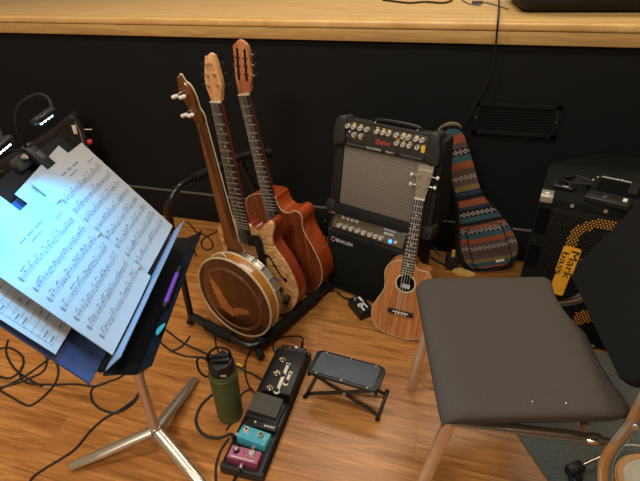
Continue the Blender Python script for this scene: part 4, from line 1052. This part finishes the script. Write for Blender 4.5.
# ------------------------------------------------------------------ chair
CO = V((.19, .97, 0))
ch = thing('chair', 'chair with charcoal fabric seat, black backrest and chrome frame in the right foreground', 'chair', CO)
F1, F2, B1, B2 = V((-.062, 1.168)), V((.046, .692)), V((.322, 1.274)), V((.436, .806))
def seatpt(u, v):                   # u front->back, v far->near
    a = F1.lerp(F2, v); c = B1.lerp(B2, v)
    p = a.lerp(c, u)
    p += V((1, .2)).normalized()*((-.022*math.sin(2*PI*v) if v < .5 else -.010*math.sin(2*PI*(v-.5)))*u*u)
    return p
def prof_edge(t, r):                # 0 in the middle, 1 at the edge
    return 0 if t > r else (1-math.sqrt(max(0, 1-((r-t)/r)**2)))
ZS = .455
b = MB(); n_ = 36
def topz(u, v):
    e = .0
    du = min(u, 1-u); dv = min(v, 1-v)
    z = ZS + .006*math.sin(PI*v)*0 - .012*math.exp(-((u-.5)/.35)**2)*math.sin(PI*v)
    z -= .034*prof_edge(u, .13) + .016*prof_edge(1-u, .07) + .016*prof_edge(v, .055) + .018*prof_edge(1-v, .06)
    return z
def rc(t): return t                  # cushion with rounded plan corners
def plan(u, v):
    uu, vv = 2*u-1, 2*v-1
    m_ = max(abs(uu), abs(vv)); 
    if m_ < 1e-6: return u, v
    k = (abs(uu)**24+abs(vv)**24)**(1/24)
    return .5+uu*m_/k*.5, .5+vv*m_/k*.5
def tsp(t): return .5-.5*math.cos(PI*t)      # denser to the edges
g1 = b.quadgrid(lambda u, v: (lambda U, W: (lambda q: V((q.x, q.y, topz(U, W)))-CO)(seatpt(*plan(U, W))))(tsp(u), tsp(v)), n_, n_)
g2 = b.quadgrid(lambda u, v: (lambda U, W: (lambda q: V((q.x, q.y, ZS-.052)))(seatpt(.5+(plan(U, W)[0]-.5)*.945, .5+(plan(U, W)[1]-.5)*.94))-CO)(tsp(u), tsp(v)), n_, n_)
N1 = n_
for i in range(N1):
    for (A, B_, C_, D) in (((i, 0), (i+1, 0), None, None), ((i, N1), (i+1, N1), None, None)):
        b.bm.faces.new((g1[A[0]][A[1]], g1[B_[0]][B_[1]], g2[B_[0]][B_[1]], g2[A[0]][A[1]]))
    b.bm.faces.new((g1[0][i], g1[0][i+1], g2[0][i+1], g2[0][i])); b.bm.faces.new((g1[N1][i], g1[N1][i+1], g2[N1][i+1], g2[N1][i]))
b.build('seat', M['seat'], ch, 60)
for (x, y), lb in (((532.5, 401), 'left of two tiny pale lint flecks on the charcoal seat'), ((566, 403), 'right of two tiny pale lint flecks on the charcoal seat')):
    p = at(x, y, ZS-.001); b = MB(); b.sph((p.x, p.y, ZS-(.0028 if x < 550 else .001)), .0017, (1, 1.3, .6), 8); tag(b.build('lint_fleck', M['white']), lb, 'lint')
# backrest
bf0, bn0 = V((.348, 1.165, .535)), V((.392, .778, .535)); ubk = V((.095, -.004, .215)).normalized(); wbk = (bn0-bf0).normalized(); nbk = wbk.cross(ubk).normalized()
Wb = (bn0-bf0).length
b = MB(); b.prism(rrect(0, 0, Wb, .36, .022, 6), -.016, .016, frame(bf0-CO, wbk, ubk, nbk), bevel=.010, seg=3); b.build('backrest', M['backf'], ch)
# frame: flat oval tube
def flatleg(pts, name, rr=.0135, up=(0, 1, 0)):
    b = MB(); b.tube([V(p)-CO for p in catmull(pts, 6, False)], rr, 14, flat=(1.05, .55), up=up); return b.build(name, M['bar' if name == 'front_leg' else 'chrome'], ch)
zr = ZS-.060
near = [(.462, .80, .66), (.436, .785, .58), (.415, .768, .53), (.405, .750, .47), (.386, .733, .42), (.382, .726, .37), (.398, .718, .30), (.44, .70, .15), (.472, .69, .012)]
flatleg(near, 'rear_leg')
far = [(.455, 1.11, .66), (.42, 1.115, .58), (.392, 1.125, .53), (.368, 1.15, .465), (.338, 1.20, .405), (.325, 1.225, .36), (.334, 1.24, .30), (.365, 1.26, .15), (.39, 1.27, .012)]
flatleg(far, 'rear_leg')
lf_t = V((.004, 1.150, zr+.01)); ln_t = V((.066, .722, zr+.01))
for tp, bt in ((lf_t, V((-.040, 1.142, .002))), (ln_t, V((.006, .722, .002)))):
    b = MB(); b.bar(tp-CO, bt-CO, .029, .013, up=(0, 1, 0), bevel=.0035); b.build('front_leg', M['bar'], ch)
for a, c in ((lf_t, V((.315, 1.262, zr))), (ln_t, V((.375, .765, zr)))):
    flatleg([a+V((-.0, 0, 0)), a.lerp(c, .5), c], 'side_rail', .0125, (0, 0, 1))
for a, c in ((V((.03, 1.155, zr)), V((.10, .735, zr))), (V((.28, 1.23, zr)), V((.345, .785, zr)))):
    b = MB(); b.tube([a-CO, c-CO], .011, 12); b.build('cross_rail', M['chrome'], ch)
for p in ((.472, .69), (.39, 1.27)):
    b = MB(); b.cyl(V((p[0], p[1], .0005))-CO+V((0, 0, .006 if p[0] > .1 else 0)), V((p[0], p[1], .012))-CO, .0175, .0165, 14); b.build('glide', M['rubber'], ch)
b = MB(); b.cyl(V((.408, .7435, .478))-CO, V((.408, .7375, .478))-CO, .006, seg=12); b.build('bolt', M['steel'], ch)
b = MB(); b.box((.05, .02, .012), V((.365, .758, .396))-CO, bevel=.004); b.build('seat_bracket', M['chrome'], ch)

# ------------------------------------------------------------------ bottom right corner things
p = at(655, 486, .15)
g = thing('hand_drum', 'small wooden hand drum with cream skin on the carpet at the lower right corner', 'drum', (p.x, p.y, .0065))
b = MB(); b.lathe([(.062, 0), (.072, .0), (.078, .05), (.083, .11), (.085, .143), (.083, .149), (.070, .149), (.068, .1)], seg=48); b.build('shell', M['drumw'], g)
b = MB(); b.lathe([(0, .1485), (.066, .1485), (.0705, .146), (.0705, .141), (0, .141)], seg=48); b.build('skin', M['skin'], g)
b = MB(); b.lathe([(.0845, .137), (.087, .137), (.087, .143), (.0845, .143)], seg=48); b.build('rim_band', M['drumw'], g)
cable('white_cord', [at(604, 481, .10), at(607, 463, .14), at(613, 453, .16), at(622, 446, .175), at(634, 445, .17), at(646, 447, .165)], M['ivory'], 'thin white cord looping from the chair leg over the hand drum', r=.0022)
p = at(573, 474, 0)
g = thing('stand_clamp', 'black clamp with a silver rod lying on the carpet under the chair', 'clamp', (p.x, p.y, .0065), math.radians(35))
MB().box((.05, .03, .03), (0, 0, .016), bevel=.006).build('body', M['black'], g)
b = MB(); b.cyl((.02, 0, .02), (.085, .0, .028), .0045, seg=12); b.build('rod', M['chrome'], g)
b = MB(); b.cyl((-.012, -.014, .018), (-.012, -.032, .018), .009, seg=12); b.build('wing_knob', M['rubber'], g)
b = MB(); b.tube(catmull([(-.02, .0, .02), (-.035, -.03, .012), (-.02, -.07, .007), (.01, -.10, .006)], 5, False), .006, 8); b.build('strap', M['black'], g)

# ------------------------------------------------------------------ cables
zc = .0036
def fl(pts): return [at(x, y, zc) for x, y in pts]
cable('audio_cable', fl([(27, 486), (34, 476), (47, 467), (62, 458), (76, 448), (91, 430), (105, 418), (118, 411), (130, 403), (137, 396), (141, 384), (143, 370)]), M['cable'], 'black cable running from the front edge of the photo up behind the silver stand pole')
cable('audio_cable', fl([(128, 372), (116, 379), (98, 385), (91, 391), (93, 402), (103, 410), (117, 412.5), (131, 405), (138, 397)]), M['cable'], 'black cable making a small loop left of the silver stand pole')
cable('audio_cable', fl([(-6, 392), (8, 385), (25, 376), (42, 364), (60, 350)]), M['cable'], 'black cable rising straight to the right across the tangle at the left edge')
cable('audio_cable', fl([(-5, 388), (8, 395), (20, 402), (29, 405.5), (38, 401), (48, 392), (56, 381), (58, 368), (52, 352)]), M['cable'], 'black cable with the widest bend of the tangle at the left edge')
cable('audio_cable', fl([(22, 366), (20, 376), (28, 383), (50, 384.5), (75, 384), (95, 386), (112, 380)]), M['cable'], 'black cable running level from the tangle to the loop beside the stand pole')
cable('audio_cable', fl([(-4, 349), (10, 348), (22, 356), (22, 368), (10, 378), (-5, 375)]), M['cable'], 'black cable coil touching the left edge under the blue binder', r=.0036)
cable('audio_cable', fl([(8, 340), (6, 352), (14, 368), (30, 380), (42, 386)]), M['cable'], 'black cable crossing the tangle from the binder downwards at the left edge')
cable('audio_cable', fl([(34, 345), (46, 356), (44, 370), (30, 378), (14, 384), (-4, 388)]), M['cable'], 'black cable curving back to the left edge through the tangle')
# round the bottle and the board
cable('audio_cable', fl([(219, 391), (208, 398), (199, 409), (196, 422), (203, 434), (218, 438), (231, 434)]) + [V((-.535, .80, .012)), V((-.527, .797, .046))], M['cable'], 'thick black cable looping round the bottle to the turquoise pedal', r=.0045)
cable('audio_cable', fl([(165, 329), (182, 342), (196, 349), (209, 354.5), (224, 360), (240, 368), (256, 376)]) + [at(263, 380, .02)], M['cable'], 'black cable running under the rack from the stand to the pedalboard')
cable('audio_cable', fl([(215, 336), (216, 346), (219, 353), (224, 362), (230, 374)]), M['cable'], 'thin black cable dropping from the rack behind the bottle lid', r=.0028)
cable('audio_cable', fl([(251, 350), (246, 360), (245, 372), (249, 386)]) + [at(256, 394, .02)], M['cable'], 'thin black cable from the rack foot to the volume pedal', r=.0028)
cable('audio_cable', fl([(252, 388), (244, 392), (240, 398), (237, 410), (233, 420), (226, 430)]), M['cable'], 'thin black cable hugging the left side of the pedalboard', r=.0028)
cable('audio_cable', [V((-.466, .702, .047)), V((-.467, .690, .040))] + fl([(238, 472), (235, 478), (231, 487)]), M['cable'], 'black cable plugged into the maroon pedal and leaving at the photo bottom', r=.004)
cable('audio_cable', fl([(229, 438), (221, 450), (216, 466), (216, 487)]), M['cable'], 'black cable leaving at the photo bottom left of the maroon pedal')
cable('audio_cable', [V((-.431, 1.166, .078)), V((-.430, 1.18, .10)), at(302, 338, .07), at(298, 336, .05), at(284, 337, .02)] + fl([(276, 340), (273, 347), (276, 354)]), M['cable'], 'black patch cable arching from the far end of the pedalboard', r=.003)
b = MB(); b.cyl((-.431, 1.166, .074), (-.4305, 1.174, .098), .006, .0045, 12); tag(b.build('cable_plug', M['black']), 'black plug standing in the patch bay at the far end of the pedalboard', 'plug')
cable('audio_cable', fl([(230, 222), (218, 231), (206, 237), (201, 243), (206, 250), (213, 246), (209, 238), (200, 234), (188, 238)]), M['cable'], 'black cable knot on the floor behind the banjo neck')
cable('audio_cable', fl([(187, 222), (194, 229), (199, 238), (194, 246), (196, 256)]), M['cable'], 'black cable curling by the wall end of the rack left of the knot')
cable('audio_cable', fl([(170, 352), (182, 346), (190, 336)]) , M['cable'], 'short black cable by the near left rack foot')
cable('audio_cable', fl([(158, 340), (170, 350), (185, 356), (199, 357)]), M['cable'], 'black cable passing under the stand tray toward the bottle strap')
# foot switch lead and amplifier lead
cable('audio_cable', [V((-.328, 1.536, .02)), at(343, 297, .006)] + fl([(337, 292), (329, 291), (322, 294)]), M['cable'], 'black lead from the foot switch toward the rack foot')
cable('audio_cable', [at(331, 219, .33)+V((-.02, -.02, 0)), at(327, 228, .27), at(326, 243, .18), at(327, 262, .08), at(331, 280, .01)], M['cable'], 'black lead hanging down the left side of the lower amplifier')
# tangle right of the ukulele
cable('audio_cable', fl([(428, 250), (434, 258), (446, 264), (456, 268), (466, 272)]) , M['gcable'], 'grey cable lowest of the tangle behind the ukulele', r=.0035)
cable('audio_cable', fl([(429, 246), (438, 252), (450, 262), (458, 268)]), M['gcable'], 'grey cable arched through the tangle behind the ukulele', r=.003)
cable('audio_cable', [at(440, 232, .02), at(446, 240, .02), at(452, 252, .012), at(455, 264, .005)], M['cable'], 'black cable on the floor left of the gig bag foot', r=.004)
cable('audio_cable', [at(434, 222, .10), at(432, 236, .06), at(434, 246, .02), at(440, 256, .006)], M['gcable'], 'grey cable dropping from behind the amplifiers', r=.003)
cable('audio_cable', [at(433, 238, .02), at(436, 228, .07), at(446, 226, .09), at(455, 240, .06), at(462, 256, .02), at(472, 268, .004)], M['gcable'], 'grey cable in the tallest loop of the tangle left of the gig bag', r=.003)
cable('audio_cable', fl([(430, 257), (440, 263), (450, 269), (458, 274)]), M['cable'], 'black cable lying along the floor in front of the yellow cloth', r=.0036)
p = at(463, 273.5, 0)
b = MB(); b.prism(catmull([(-.05, -.008), (-.018, -.022), (.04, -.022), (.052, -.006), (.025, .004), (.0, .020), (-.032, .016)], 4), .0005, .016, MX.Translation((p.x, p.y, 0)), bevel=.005); tag(b.build('yellow_cloth', M['yellowcloth']), 'pale yellow folded cloth on the floor below the gig bag', 'cloth')
# mains adaptor behind the amplifiers
g = thing('power_strip', 'dark grey power adaptor with yellow plug standing on the floor left of the gig bag', 'adaptor', (.052, 1.90, .0), math.radians(20))
MB().box((.05, .04, .07), (0, 0, .035), bevel=.006).build('housing', M['mould'], g)
MB().cyl((.0, -.01, .07), (.0, -.01, .10), .010, .008, 12).build('plug', M['yl'], g)

# ------------------------------------------------------------------ light
def area(loc, size, power, color, tgt=None):
    l = bpy.data.lights.new('ceiling_or_fill_light', 'AREA'); l.shape = 'RECTANGLE'; l.size, l.size_y = size; l.energy = power; l.color = color
    o = bpy.data.objects.new('ceiling_or_fill_light', l); COL.objects.link(o); o.location = loc
    if tgt: o.rotation_euler = (V(tgt)-V(loc)).to_track_quat('-Z', 'Y').to_euler()
    return o
WARM = (1., .90, .76)
area((.25, .75, 3.3), (.6, .3), 24, WARM)
area((-1.6, .5, 3.3), (.6, .3), 34, WARM)
area((-.7, -1.7, 3.3), (1.2, .3), 84, WARM)  # front fill behind the camera, added to brighten the guitar fronts
area((-.1, 3.0, 3.3), (2.4, .4), 46, WARM)
w = bpy.data.worlds.new('world'); S.world = w; w.use_nodes = True
bgn = w.node_tree.nodes['Background']; bgn.inputs[0].default_value = (1., .9, .78, 1); bgn.inputs[1].default_value = .12
S.view_settings.view_transform = 'Standard'; S.view_settings.look = 'None'; S.view_settings.exposure = 0.; S.view_settings.gamma = 1.; S.view_settings.use_curve_mapping = False
